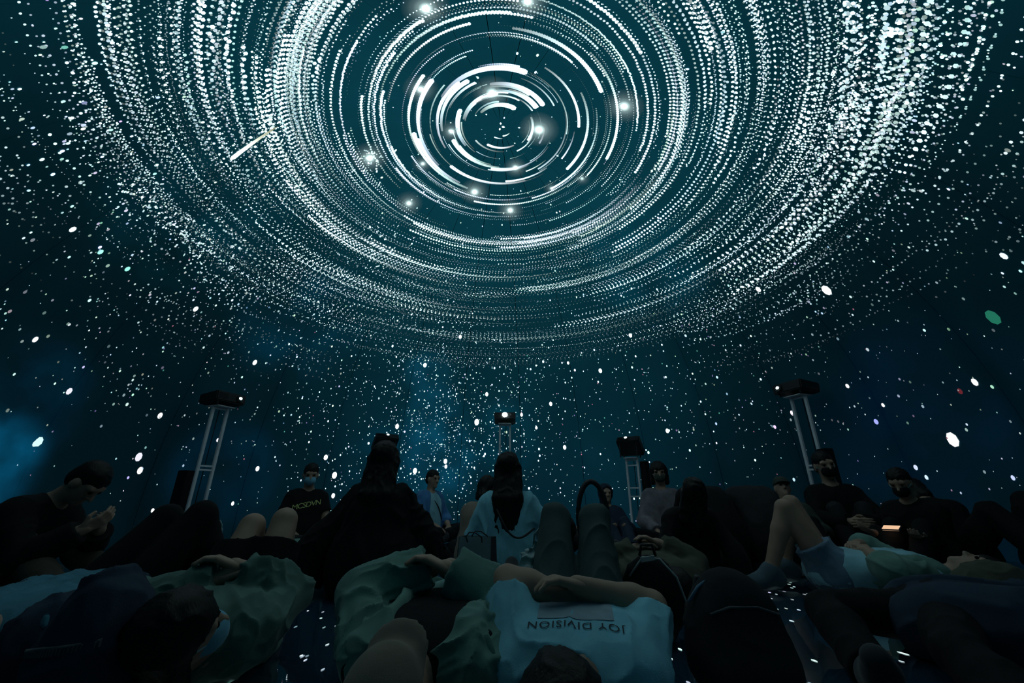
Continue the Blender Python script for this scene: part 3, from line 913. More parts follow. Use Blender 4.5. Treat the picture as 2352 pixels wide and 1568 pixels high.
PCOUNT = [0]
def person(label, f, skin='skin', res=0.012, top=None, over=None, bottom=None, shoes='shoe_dark', sole=None, hair='short', hair_mat_key='hair', hair_len=0.35,
           hands=(True, True), curl=0.6, mask=False, hat=None, seedx=None, face=True, hairline=0.0):
    """top/over: dict(mat, sleeve, loose, t0); bottom: dict(mat, t1, loose)"""
    PCOUNT[0] += 1
    seed = (seedx or PCOUNT[0]) * 31
    # settle on the floor: the lowest point of trunk and legs touches it
    shp = f.trunk() + f.foot(0) + f.foot(1) + f.leg_shapes(0) + f.leg_shapes(1)
    org = np.array([f.pel[0], f.pel[1], 0.0])
    root = empty('person', org)
    tag(root, label, 'person', AUD)
    add, sub = f.head_shapes()
    hres = min(res, 0.0075)
    parts = [sdf_surface(f.trunk(-0.004) + f.neck() + f.arm_shapes(0) + f.arm_shapes(1) + f.leg_shapes(0) + f.leg_shapes(1) + f.foot(0, -.004) + f.foot(1, -.004) + [add[0], add[1]], (), res, FLOOR_Z),
             sdf_surface(add + f.neck()[:1], sub, hres, FLOOR_Z)]
    for i in (0, 1):
        if hands[i]: parts.append(sdf_surface(f.hand(i, curl), (), 0.0045 if res < 0.014 else 0.0065, FLOOR_Z))
    V, Q = join_vq([(relax(v, q, 1), q) for v, q in parts])
    body = link('body', mesh_vq('body', V - org, Q), M(skin), root, True)
    if face:
        for sg in (-1, 1):
            mb = MB()
            c = f.hp(sg * .031, .079, .009) - org
            bmesh.ops.create_uvsphere(mb.bm, u_segments=10, v_segments=8, radius=0.0115 * f.s, matrix=Matrix.Translation(Vector(c)))
            mb.build('eye', M('eye'), root, True)
    s = f.s
    ax = np.stack([f.hr, f.hf, f.hup])
    if top:
        t1 = {'short': 0.62, 'elbow': 0.80, 'long': 1.96, 'none': 0.12, 'half': 1.25}[top.get('sleeve', 'short')]
        lo = top.get('loose', 0.012)
        sh = f.trunk(0.012, top.get('t0', -0.12), 0.99, lo) + f.arm_shapes(0, 0.011, t1, lo) + f.arm_shapes(1, 0.011, t1, lo) + f.neck()[1:]
        for q in sh[-2:]: q.ra += .010; q.rb += .004
        nk = [Cone(f.che + f.sp * 0.050 * s + f.fr * .015, f.hd, 0.048 * s, 0.060 * s, 0.008)]
        t = garment('shirt', sh, M(top['mat']), root, org, res * .85, nk, top.get('amp', 0.006), top.get('freq', 10), seed, f.sp)
    if over:
        t1 = {'short': 0.7, 'long': 1.97, 'half': 1.25}[over.get('sleeve', 'long')]
        lo = over.get('loose', 0.02)
        sh = f.trunk(0.026, over.get('t0', -0.16), 0.99, lo) + f.neck()[1:]
        for q_ in sh[-2:]: q_.ra += .018; q_.rb += .010
        ow = over.get('open', 0.07)
        cut = [Cone(f.pel + f.fr * 0.20 * s - f.sp * .15, f.che + f.fr * 0.16 * s + f.sp * .03, ow + 0.09, ow + 0.055, 0.015)] if ow > 0 else []
        cut += [Cone(f.che + f.sp * 0.04 * s + f.fr * .03, f.hd, 0.066 * s, 0.085 * s, 0.01)]
        pcs = [sdf_surface(sh, cut, res * .85, FLOOR_Z)] + [sdf_surface(f.arm_shapes(i, 0.022, t1, lo), (), res * .85, FLOOR_Z) for i in (0, 1)]
        pcs = [(wrinkle(relax(v, qd, 1), qd, over.get('amp', 0.009), over.get('freq', 9), seed + 7 + k_, f.sp if k_ == 0 else (f.arm[k_ - 1][1] - f.arm[k_ - 1][0])), qd) for k_, (v, qd) in enumerate(pcs) if len(v)]
        V, Q = join_vq(pcs)
        link('overshirt', mesh_vq('overshirt', V - org, Q), M(over['mat']), root, True)
    if bottom:
        t1 = bottom.get('t1', 1.95); lo = bottom.get('loose', 0.012)
        sh = f.trunk(0.010, -0.12, 0.12) + f.leg_shapes(0, 0.010, t1, lo) + f.leg_shapes(1, 0.010, t1, lo)
        d = f.leg[0][0] - f.hip[0] if f.leg[0] else f.sp
        garment('shorts' if t1 <= 1 else 'trousers', sh, M(bottom['mat']), root, org, res * .85, (), bottom.get('amp', 0.006), bottom.get('freq', 10), seed + 13, d)
    if shoes:
        for i in (0, 1):
            if f.leg[i] is None: continue
            sh = f.foot(i, 0.010)
            so = garment('shoe', sh, M(shoes), root, org, max(0.008, res * .8), (), 0.0)
            if so is not None and sole:
                h, t, dn = f.foot_pts(i)
                garment('sole', [Cone(h + dn * .030 * s, t + dn * .026 * s, 0.034 * s, 0.036 * s, 0.02, clip=[(h + dn * .022 * s, -dn)])], M(sole), so, org, 0.008, (), 0.0)
    # hair
    def cut_face(extra=0.0):
        return [Ell(f.hp(0, .098 + extra, -.046 + hairline), ax, np.array([.064, .056, .078]) * s, 0.01)]
    hres2 = min(res, 0.009)
    if hair == 'short':
        sh = [Ell(f.hp(0, -.018, .040), ax, np.array([.083, .100, .090]) * s, 0.03), Ell(f.hp(0, -.050, -.020), ax, np.array([.076, .062, .070]) * s, 0.03)]
        garment('hair', sh, M(hair_mat_key), root, org, hres2, cut_face(), 0.006, 30, seed + 3, f.hup)
    elif hair == 'bob':
        sh = [Ell(f.hp(0, -.016, .042), ax, np.array([.094, .108, .094]) * s, 0.03)]
        sh += [Cone(f.hp(sg * .070, -.02, .02), f.hp(sg * .078, -.01, -.11), .034 * s, .030 * s, .03) for sg in (-1, 1)] + [Cone(f.hp(0, -.05, 0), f.hp(0, -.055, -.11), .062 * s, .056 * s, .03)]
        garment('hair', sh, M(hair_mat_key), root, org, hres2, cut_face(.01), 0.007, 26, seed + 3, f.hup)
    elif hair == 'long':
        sh = [Ell(f.hp(0, -.018, .040), ax, np.array([.094, .108, .096]) * s, 0.03)]
        dn = unit(-f.sp * 0.9 - f.hup * 0.3)
        for q in (-.07, -.035, 0, .035, .07):
            st = f.hp(q, -.045 + .3 * abs(q), .0)
            mid = f.che + f.r * q * 1.15 * s - f.fr * (0.115 - .25 * abs(q)) * s + f.sp * .02
            end = mid + dn * (hair_len - .06 * abs(q) / .07) * s
            sh += [Cone(st, mid, .044 * s, .038 * s, .03), Cone(mid, end, .038 * s, .026 * s, .03)]
        garment('hair', sh, M(hair_mat_key), root, org, hres2, cut_face(), 0.008, 24, seed + 3, f.sp)
    elif hair == 'hood':
        sh = [Ell(f.hp(0, -.020, .034), ax, np.array([.112, .118, .120]) * s, 0.03), Cone(f.hp(0, -.05, -.03), f.che - f.fr * .06 * s, .085 * s, .09 * s, .05)]
        sb = [Ell(f.hp(0, .075, -.010), ax, np.array([.078, .090, .100]) * s, 0.01)]
        garment('hood', sh, M(hat or 'black'), root, org, hres2, sb, 0.006, 14, seed + 3)
        hat = None
    if hat:
        sh = [Ell(f.hp(0, -.014, .052), ax, np.array([.088, .104, .088]) * s, 0.02, clip=[(f.hp(0, 0, .03), -f.hup)])]
        sh += [Ell(f.hp(0, .075, .036), ax, np.array([.078, .080, .017]) * s, 0.02)]
        ho = garment('hat', sh, M(hat), root, org, hres2, (), 0.0015, 12, seed + 9)
    if mask:
        sh = [Ell(f.hp(0, .058, -.050), ax, np.array([.062, .062, .060]) * s, 0.02, clip=[(f.hp(0, .025, 0), -f.hf), (f.hp(0, 0, -.012), f.hup)])]
        mo = garment('face_mask', sh, M('mask' if mask is True else mask), root, org, 0.006, (), 0.002, 40, seed)
        for sg in (-1, 1):
            MB().tube([f.hp(sg * .055, .055, -.03) - org, f.hp(sg * .078, .02, -.01) - org, f.hp(sg * .082, -.012, .01) - org], .0022, 6).build('ear_loop', M('white'), mo, True)
    return root, org

# ------------------------------------------------------------------ the audience
Z = vec(0, 0, 1); X = vec(1, 0, 0); Yv = vec(0, 1, 0)

def lying(pel, yaw, s=1.0, lift=0.0, headx=0.0, head_lift=0.0, z=0.118, look=None):
    """on the back; body axis from feet to head points towards -y turned by yaw degrees"""
    a = math.radians(yaw)
    sp = vec(math.sin(a), -math.cos(a), 0)
    pel = vec(pel[0], pel[1], z * s)
    che = pel + sp * 0.46 * s + Z * lift
    side = vec(math.cos(a), math.sin(a), 0)
    hd = che + unit(sp + side * headx + Z * (0.06 + head_lift)) * 0.245 * s
    f = Fig(pel, che, hd, Z, s=s, hup=unit(sp + side * headx * .6 + Z * (0.75 + head_lift * 0.9)), hfront=(Z - sp * 0.8) if look is None else np.asarray(look, float), right=X)
    f.spd, f.side = sp, side
    return f

def knees_up(f, k0, k1, spread=0.0, down=0.24):
    """knees given as points; feet flat on the floor beyond"""
    out = []
    for i, k in enumerate((k0, k1)):
        kk = f.hip[i] + unit(np.asarray(k) - f.hip[i]) * 0.43 * f.s
        h = kk[2] - 0.085 * f.s
        dx = math.sqrt(max(0.0, (0.42 * f.s) ** 2 - h * h)) if h < 0.42 * f.s else 0.0
        fw = unit(vec(kk[0] - f.hip[i][0], kk[1] - f.hip[i][1], 0))
        an = kk + fw * dx * (1 if down > 0 else -1) - Z * h
        out.append((k, an, unit(fw + vec(0, 0, -0.02))))
    return f.legs(out)

def folded(f, up0=0.24, up1=0.26, out=0.13):
    """arms folded over the belly"""
    mid = f.pel + (f.che - f.pel) * 0.45
    e0 = f.sh[0] - f.side * out - f.spd * 0.20 + Z * 0.06
    e1 = f.sh[1] + f.side * out - f.spd * 0.20 + Z * 0.06
    w0 = mid + f.side * 0.10 + Z * (up0 - f.pel[2]) ; w1 = mid - f.side * 0.10 + Z * (up1 - f.pel[2])
    return f.arms([(e0, w0, -Z), (e1, w1, -Z)])

def beside(f):
    return f.arms([(f.sh[0] - f.side * 0.10 - f.spd * 0.28, f.sh[0] - f.side * 0.10 - f.spd * 0.55, -Z), (f.sh[1] + f.side * 0.10 - f.spd * 0.28, f.sh[1] + f.side * 0.10 - f.spd * 0.55, -Z)])

def sitting(pel, face, lean=0.0, s=1.0, z=0.112, head_fwd=0.0, headdir=None, look=None, up=None):
    """on the floor; face = direction the chest looks, lean > 0 leans forwards"""
    fd = unit(vec(face[0], face[1], 0))
    pel = vec(pel[0], pel[1], z * s)
    sp = unit(Z + fd * lean)
    che = pel + sp * 0.46 * s
    hup = unit(Z + fd * head_fwd) if headdir is None else unit(headdir)
    f = Fig(pel, che, che + hup, fd, s=s, hup=unit(hup) if up is None else unit(up), hfront=fd if look is None else np.asarray(look, float))
    f.fd = fd
    return f

def cross_legs(f, w=0.30):
    fd, r = f.fd, f.r
    out = []
    for i, sg in enumerate((-1, 1)):
        kn = f.hip[i] + fd * 0.30 + r * sg * 0.28 + Z * 0.09
        an = f.pel + fd * (0.34 + 0.05 * i) - r * sg * 0.12; an = an * vec(1, 1, 0) + Z * 0.075
        out.append((kn, an, unit(-r * sg * 0.9 + fd * 0.3)))
    f.legs(out)
    f.arms([(f.sh[i] - Z * 0.24 + r * sg * 0.07 + fd * 0.08, f.pel + fd * 0.32 + r * sg * 0.10 + Z * 0.08, -Z) for i, sg in enumerate((-1, 1))])
    return f

def hug_knees(f, up=0.50):
    fd, r = f.fd, f.r
    f.legs([(f.hip[i] + fd * 0.26 + Z * 0.36 + r * sg * 0.02, f.hip[i] * vec(1, 1, 0) + fd * 0.44 + Z * 0.085, fd) for i, sg in enumerate((-1, 1))])
    f.arms([(f.sh[i] - Z * 0.20 + r * sg * 0.08 + fd * 0.16, f.pel + fd * 0.46 + r * sg * -0.02 + Z * 0.24, -fd) for i, sg in enumerate((-1, 1))])
    return f

SHIRTS = {}
# A: pale blue printed t-shirt, arms folded, knees up
fA = lying((0.245, 1.80), -9, s=1.0, headx=-0.10, head_lift=0.02)
knees_up(fA, at_y(1276, 1182, 2.08), at_y(1362, 1179, 2.08))
fA.arms([(vec(-.015, 1.60, .29), vec(.30, 1.55, .235), -Z), (vec(.47, 1.60, .24), vec(.07, 1.49, .335), -Z)])
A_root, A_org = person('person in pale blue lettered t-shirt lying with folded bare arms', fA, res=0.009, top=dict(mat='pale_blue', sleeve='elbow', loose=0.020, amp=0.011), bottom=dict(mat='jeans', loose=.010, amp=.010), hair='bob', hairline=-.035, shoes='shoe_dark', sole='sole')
# B: open khaki shirt over a black tee, sun hat, cream trousers stretched out
fB = lying((-0.18, 1.86), -10, s=1.0, headx=0.10)
fB.legs([(fB.hip[0] + vec(-.02, .42, .02), fB.hip[0] + vec(-.03, .84, -.02), vec(-.1, .5, .9)), (fB.hip[1] + vec(.04, .42, .05), fB.hip[1] + vec(.07, .84, -.02), vec(.1, .5, .9))])
fB.arms([(fB.sh[0] + vec(-.12, .23, .13), fB.pel + vec(.12, -.02, .26), -Z), (fB.sh[1] + vec(.09, .24, .09), fB.pel + vec(-.02, -.20, .19), -Z)])
B_root, B_org = person('person in open khaki overshirt, black tee and round hat lying with folded arms', fB, res=0.009, top=dict(mat='black', sleeve='none', loose=0.0, amp=.003), over=dict(mat='khaki', sleeve='long', open=0.055, loose=.034, amp=.019, freq=12), bottom=dict(mat='cream', loose=.016), hair='short', hat='tan')
# C: khaki shirt, black shorts, bare knees, mask
fC = lying((-1.11, 1.90), 21, s=0.93, lift=0.04, headx=0.0, head_lift=0.30, look=vec(.9, .5, .5))
knees_up(fC, at_y(588, 1190, 2.14), at_y(656, 1187, 2.14))
folded(fC, 0.30, 0.36, 0.07)
person('black haired person in khaki shirt and black shorts with bare raised knees', fC, res=0.009, top=dict(mat='khaki_dark', sleeve='long', loose=.028, amp=.019, freq=13), bottom=dict(mat='black', t1=0.72, loose=.03), hair='bob', mask=True, sole='sole')
# D: navy jacket over light blue shirt, black trousers, knees up
fD = lying((-1.70, 1.94), 14, s=1.0, lift=0.04, head_lift=0.2)
knees_up(fD, at_y(396, 1180, 2.16), at_y(470, 1176, 2.18))
fD.arms([(fD.sh[0] + vec(-.12, .25, .0), vec(-1.66, 1.86, .12), -Z), (fD.sh[1] + vec(.12, .25, .0), vec(-1.55, 1.86, .12), -Z)])
person('person in dark denim jacket over light shirt lying with black raised knees', fD, res=0.011, top=dict(mat='light_blue', sleeve='none', loose=.04, amp=.016), over=dict(mat='dark_denim', sleeve='long', open=0.075, loose=.03, amp=.014), bottom=dict(mat='black', loose=.03), hair='short')
# P1, P2: bowed figures seen from the back
def kneeling(f):
    fd, r = f.fd, f.r
    f.legs([(f.hip[i] + fd * 0.38 - Z * 0.14 + r * sg * .03, f.hip[i] - fd * 0.04 - Z * 0.15 + r * sg * .03, -fd) for i, sg in enumerate((-1, 1))])
    f.arms([(f.sh[i] - Z * 0.24 + r * sg * 0.05 + fd * 0.10, f.pel + fd * 0.38 + r * sg * 0.06 + Z * 0.05, -Z) for i, sg in enumerate((-1, 1))])
    return f
fP = sitting((1.70, 3.74), (-0.05, 1), lean=0.62, s=0.95, z=.235, headdir=vec(0, 1, -.1), look=vec(0, .1, -1))
fP.bend = 0.06
kneeling(fP)
person('person in black kneeling bowed with rounded back beside leaning person', fP, res=0.014, top=dict(mat='black', sleeve='long', loose=.03), bottom=dict(mat='black', loose=.03), hair='short')
fP2 = sitting((2.14, 3.80), (0.1, 1), lean=0.62, s=0.95, z=.235, headdir=vec(.1, 1, -.1), look=vec(0, .1, -1))
fP2.bend = 0.06
kneeling(fP2)
person('person in black kneeling bowed with rounded back behind the bare bent leg', fP2, res=0.014, top=dict(mat='charcoal', sleeve='long', loose=.03), bottom=dict(mat='black', loose=.03), hair='short')
# W: dark denim, lying flat slantwise in the near right corner
fW = Fig(vec(1.68, 1.86, .118), vec(2.08, 1.62, .12), vec(2.3, 1.5, .13), Z, s=1.0, hfront=Z, right=vec(.6, .8, 0))
fW.legs([(vec(1.42, 1.58, .12), vec(1.24, 1.26, .07), vec(-.3, -.5, .7)), (vec(1.42, 1.96, .13), vec(1.18, 1.70, .07), vec(-.4, -.4, .7))])
fW.arms([(vec(2.28, 1.42, .11), vec(2.55, 1.36, .10), -Z), (vec(2.12, 1.98, .10), vec(1.88, 2.10, .09), -Z)])
person('person in dark denim jacket lying flat in front of the denim shorts', fW, res=0.012, top=dict(mat='navy', sleeve='none', loose=.01, amp=.006), over=dict(mat='dark_denim', sleeve='long', open=.03, loose=.02, amp=.013), bottom=dict(mat='black', loose=.02), shoes='shoe_dark', hair='bob')
# R: denim shorts, bare bent leg, white top, khaki jacket, lying with the head to the right
fR = Fig(vec(2.08, 3.02, .13), vec(2.44, 2.84, .14), vec(2.66, 2.72, .16), Z, s=0.98, hfront=Z, right=vec(.4, .9, 0))
fR.legs([(at_y(1806, 1172, 3.00), at_y(1768, 1322, 3.04), vec(-.95, -.15, .02)), (at_y(1830, 1180, 3.18), at_y(1800, 1318, 3.25), vec(-.9, .2, .02))])
fR.arms([(vec(2.28, 2.66, .16), vec(2.20, 2.86, .26), -Z), (vec(2.50, 3.10, .2), vec(2.30, 3.06, .28), -Z)])
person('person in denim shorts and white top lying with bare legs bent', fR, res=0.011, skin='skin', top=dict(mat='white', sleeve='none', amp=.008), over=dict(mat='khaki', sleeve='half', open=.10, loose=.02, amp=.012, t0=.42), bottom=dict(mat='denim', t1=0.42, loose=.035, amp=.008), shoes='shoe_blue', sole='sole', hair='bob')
# V: big dark figure at the right edge
fV = lying((3.62, 2.95), 35, s=1.1)
knees_up(fV, vec(3.45, 3.22, .46), vec(3.75, 3.25, .56))
folded(fV)
person('person bundled in black coat with knees drawn up by dome rim', fV, res=0.015, top=dict(mat='black', sleeve='long', loose=.05, amp=.012), bottom=dict(mat='black', loose=.05), hair='short', face=True)
# G: long-haired woman in black sitting upright
fG = sitting((-0.88, 2.98), (0.05, 1), lean=-0.02, s=0.99)
cross_legs(fG)
fG.arms([(fG.sh[0] + vec(-.16, -.02, -.22), fG.sh[0] + vec(-.30, -.02, -.44), -Z), (fG.sh[1] + vec(.12, .06, -.24), fG.sh[1] + vec(.10, .26, -.34), -Z)])
person('long haired woman all in black sitting upright before the crowd', fG, res=0.012, top=dict(mat='black', sleeve='long', loose=.03), over=dict(mat='black', sleeve='long', open=.03, loose=.10, amp=.016, t0=-.2), bottom=dict(mat='black', loose=.04), hair='long', hair_len=0.22)
# J: long-haired woman in white blouse
fJ = sitting((-0.03, 3.42), (0.05, 1), lean=-0.03, s=0.96)
cross_legs(fJ)
fJ.arms([(fJ.sh[0] + vec(-.10, .06, -.24), fJ.sh[0] + vec(.02, .24, -.36), -Z), (fJ.sh[1] + vec(.17, -.02, -.20), fJ.sh[1] + vec(.10, .20, -.36), -Z)])
J_root, J_org = person('woman with long straight hair in loose white blouse sitting', fJ, res=0.011, top=dict(mat='pale_blue', sleeve='half', loose=.045, amp=.012), bottom=dict(mat='charcoal', loose=.03), hair='long', hair_len=0.36)
# K: low figure beside her
fK = sitting((-0.30, 3.95), (0.3, 1), lean=0.35, s=0.86, head_fwd=0.5)
cross_legs(fK)
person('person in tan top with dark hair sitting low beside white blouse', fK, res=0.014, skin='skin', top=dict(mat='tan', sleeve='long', loose=.02), bottom=dict(mat='black'), hair='bob')
# E: hunched man at the far left, seen from the side
fE = sitting((-3.02, 2.62), (1, 0.15), lean=0.62, s=1.0, headdir=vec(0.8, .05, 0.62), look=vec(.75, .1, -.75))
fE.legs([(vec(-2.60, 2.49, .38), vec(-2.34, 2.46, .09), vec(1, 0, 0)), (vec(-2.60, 2.79, .40), vec(-2.36, 2.83, .09), vec(1, .1, 0))])
fE.arms([(fE.sh[0] + vec(.16, -.03, -.22), fE.sh[0] + vec(.33, .06, -.10), -X), (fE.sh[1] + vec(.18, .03, -.20), fE.sh[1] + vec(.32, -.08, -.12), -X)])
person('hunched man in black seen from the side, hands near his face', fE, res=0.012, top=dict(mat='black', sleeve='long', loose=.03), bottom=dict(mat='brown', loose=.02), hair='short', mask=False)
# F: lying behind him
fF = lying((-3.75, 3.25), 20, s=0.98)
knees_up(fF, vec(-3.90, 3.50, .42), vec(-3.70, 3.52, .42)); beside(fF)
person('person lying in dark clothes behind the hunched man', fF, res=0.018, top=dict(mat='charcoal', sleeve='long'), bottom=dict(mat='charcoal', loose=.02), hair='short')
# H: masked man in black lettered tee by the far rim
fH = sitting((-2.52, 5.45), (0.55, -1), lean=-0.05, s=1.05, z=.118, headdir=vec(.12, -.25, 1), look=vec(.5, -1, -.3))
cross_legs(fH)
H_root, H_org = person('masked man in black lettered t-shirt sitting by far rim', fH, res=0.014, top=dict(mat='black', sleeve='short', loose=.02), bottom=dict(mat='charcoal', loose=.03), hair='short', mask=True)
# I: man with blue shirt and bag strap
fI = sitting((-1.22, 6.55), (0.9, -0.6), lean=0.02, s=1.05, headdir=vec(.12, -.06, 1))
cross_legs(fI)
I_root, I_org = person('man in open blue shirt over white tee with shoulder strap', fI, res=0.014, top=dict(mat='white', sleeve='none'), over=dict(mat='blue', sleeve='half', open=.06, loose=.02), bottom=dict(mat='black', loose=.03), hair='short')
# M: patterned jacket, dark bob
fM_ = sitting((1.88, 5.55), (-0.25, -1), lean=0.0, s=1.08, headdir=vec(-.04, -.08, 1))
hug = cross_legs(fM_)
person('person with dark bob in grey patterned jacket sitting by projector stand', fM_, res=0.013, top=dict(mat='grey_print', sleeve='long', loose=.03, amp=.01), bottom=dict(mat='black', loose=.03), hair='bob', mask='dark_green')
# Q: dark-haired person sitting with the back turned
fQ = sitting((1.31, 3.42), (0.1, 1), lean=-0.45, s=0.82, headdir=vec(0, -.5, .85), look=vec(0, .8, .6))
cross_legs(fQ)
fQ.arms([(fQ.sh[0] + vec(-.12, -.12, -.22), fQ.sh[0] + vec(-.14, -.20, -.45), -Z), (fQ.sh[1] + vec(.10, -.12, -.22), fQ.sh[1] + vec(.12, -.20, -.45), -Z)])
person('dark haired person in black leaning back on straight arms', fQ, res=0.013, top=dict(mat='black', sleeve='long', loose=.03), bottom=dict(mat='black', loose=.03), hair='long', hair_len=.1)
# N: olive sleeve, lying crosswise behind the jeans
fN = lying((0.86, 3.14), -2, s=1.0)
fN.legs([(vec(.76, 3.58, .13), vec(.74, 4.0, .08), vec(-.1, .4, .9)), (vec(.93, 3.58, .14), vec(.92, 4.0, .08), vec(.1, .4, .9))])
folded(fN, .32, .38, .12)
person('person in olive sleeves lying with arms over the belly', fN, res=0.013, top=dict(mat='olive', sleeve='long', loose=.03, amp=.012), bottom=dict(mat='black', loose=.02), hair='short')
# T: dark man by the right projector stand
fT = sitting((3.28, 4.52), (-0.25, -1), lean=0.05, s=1.10, headdir=vec(-.15, -.1, 1))
hug_knees(fT)
person('man in black sitting with knees drawn up beside right projector stand', fT, res=0.013, top=dict(mat='black', sleeve='long', loose=.03), bottom=dict(mat='charcoal', loose=.02), hair='short', mask='black')  # black mask added to darken his shaded face
# T2: capped head in front of him
fT2 = sitting((2.68, 4.30), (-0.3, -1), lean=-0.20, s=0.84, headdir=vec(.1, .25, .9), look=vec(-.3, -1, .4))
hug_knees(fT2)
person('small person in dark cap sitting between stand and black clad man', fT2, res=0.014, top=dict(mat='dark_green', sleeve='long', loose=.03), bottom=dict(mat='black', loose=.02), hair='short', hat='dark_green')
# U: person watching a phone
fU = sitting((3.16, 3.50), (-0.9, -0.45), lean=0.10, s=0.86, headdir=vec(-.35, -.2, .9), look=vec(-.8, -.5, -.55))
hug_knees(fU)
fU.arms([(fU.sh[0] + vec(-.08, -.06, -.22), fU.sh[0] + vec(-.26, -.10, -.16), vec(0, 0, 1)), (fU.sh[1] + vec(-.06, .04, -.22), fU.sh[1] + vec(-.24, -.06, -.18), vec(0, 0, 1))])
U_root, U_org = person('person in black bent over a glowing phone', fU, res=0.013, top=dict(mat='black', sleeve='long', loose=.03), bottom=dict(mat='black', loose=.02), hair='short', mask='black')  # black mask put on to carry the shade over the face
# U2: hump beside
fU2 = sitting((3.62, 3.70), (0.2, 1), lean=0.45, s=0.92, headdir=vec(.2, .7, .5))
hug_knees(fU2)
person('person in black crouching forwards next to the glowing phone', fU2, res=0.014, top=dict(mat='black', sleeve='long', loose=.04), bottom=dict(mat='black', loose=.02), hair='bob')
# L1, L2, L3: low figures behind the jeans
fL = lying((0.32, 4.55), 12, s=0.95, head_lift=.5, lift=.10)
knees_up(fL, vec(.22, 4.85, .45), vec(.40, 4.85, .45)); folded(fL)
person('dark haired person lying behind the green jeans', fL, res=0.016, top=dict(mat='charcoal', sleeve='short'), bottom=dict(mat='black'), hair='bob')
fL3 = sitting((1.10, 5.05), (0.1, -1), lean=-.25, s=0.78)
hug_knees(fL3)
person('person in dark blue sitting behind the woven bag', fL3, res=0.016, top=dict(mat='navy', sleeve='long', loose=.03), bottom=dict(mat='navy', loose=.035), hair='hood', hat='navy')
# S: lying between the black-clad woman and the masked man
fS = lying((-1.62, 3.80), 15, s=1.0)
fS.legs([(vec(-1.76, 4.20, .14), vec(-1.84, 4.60, .09), vec(-.2, .4, .9)), (vec(-1.58, 4.20, .16), vec(-1.62, 4.61, .09), vec(-.1, .4, .9))])
folded(fS, .24, .27)
person('person in light khaki clothes lying behind the bare knees', fS, res=0.015, top=dict(mat='khaki', sleeve='long', loose=.02), bottom=dict(mat='cream', loose=.02), hair='short')

# ------------------------------------------------------------------ projectors on stands
ALU = plain('pale_aluminium', (0.72, 0.75, 0.77), 0.6, 0.0)
PBLACK = plain('projector_black', (0.010, 0.011, 0.012), 0.55)
SPK = plain('speaker_black', (0.006, 0.006, 0.007), 0.7, 0, .2)
LENSRING = plain('lens_ring', (0.10, 0.11, 0.12), 0.3, 0.6)
CABLE = plain('cable_black', (0.004, 0.004, 0.004), 0.7)
LENS_DARK = plain('lens_glass', (0.01, 0.02, 0.02), 0.05)

def projector_stand(label, x, y, ztop, rz, bars, w=0.20, plate=True):
    t = empty('projector_stand', (x, y, 0), rz)
    tag(t, label, 'stand', 'projector stands')
    for sg in (-1, 1):
        MB().box((sg * w / 2, 0, ztop / 2 + 0.005), (0.036, 0.036, ztop - 0.01), bevel=0.004).build('post', ALU, t)
    for b in bars:
        MB().box((0, 0, b), (w - 0.037, 0.026, 0.022)).build('crossbar', ALU, t)
    MB().box((0, 0, 0.006), (w + 0.16, 0.28, 0.012), bevel=0.003).build('base_plate', ALU, t)
    MB().box((0, 0, ztop + 0.006), (w + 0.05, 0.24, 0.012), bevel=0.002).build('top_plate', ALU, t)
    MB().tube([(0.02, 0.05, ztop - 0.01), (0.018, 0.055, ztop * .7), (0.012, 0.05, ztop * .35), (0.03, 0.06, 0.03)], 0.006, 6).build('cable', CABLE, t, True)
    return t

def projector(label, x, y, z, rz, tilt, strength, size=(0.42, 0.36, 0.135), lens_x=0.10):
    """front looks along local -y"""
    t = empty('projector', (x, y, z), rz)
    tag(t, label, 'projector', 'dome projectors')
    W_, D_, H_ = size
    rot = Matrix.Rotation(tilt, 3, 'X')
    c = rot @ Vector((0, 0, 0)) + Vector((0, 0, H_ / 2 + math.sin(abs(tilt)) * D_ / 2 + 0.012))
    def P(v): return c + rot @ Vector(v)
    b = MB().box(c, (W_, D_, H_), rot, bevel=0.014).build('body', PBLACK, t)
    MB().cyl(P((lens_x, -D_ / 2 - 0.022, 0.0)), P((lens_x, -D_ / 2 + 0.01, 0.0)), 0.046, 0.050, 28).build('lens_barrel', PBLACK, b)
    ring = MB()
    pts = [P((lens_x + 0.043 * math.cos(a), -D_ / 2 - 0.024, 0.043 * math.sin(a))) for a in np.linspace(0, 2 * math.pi, 29)]
    ring.tube(pts, 0.0030, 6).build('lens_ring', LENSRING, b, True)
    MB().cyl(P((lens_x, -D_ / 2 - 0.026, 0.0)), P((lens_x, -D_ / 2 - 0.016, 0.0)), 0.038, 0.038, 28).build('lens', LENS_DARK, b)
    hot = MB(); bmesh.ops.create_uvsphere(hot.bm, u_segments=16, v_segments=10, radius=1.0,
        matrix=Matrix.Translation(P((lens_x, -D_ / 2 - 0.026, 0.004))) @ rot.to_4x4() @ Matrix.Diagonal((0.024 if strength < 20 else 0.050, 0.006, 0.019 if strength < 20 else 0.050, 1)))
    hm = emit_mat('lamp_light', (0.80, 0.98, 1.0), strength); hm.cycles.emission_sampling = 'NONE'
    hot.build('lamp_glow', hm, b, True)
    for k in range(6):
        MB().box(P((-W_ * .28 + k * 0.0, -D_ / 2 - 0.001, -0.035 + k * 0.014)), (W_ * .32, 0.004, 0.005), rot).build('vent_slat', SPK, b)
    for sx in (-1, 1):
        for sy in (-1, 1):
            p = P((sx * W_ * .36, sy * D_ * .36, -H_ / 2))
            MB().cyl((p[0], p[1], 0.0), (p[0], p[1], p[2] + .004), 0.012, seg=10).build('foot', PBLACK, t)
    return t

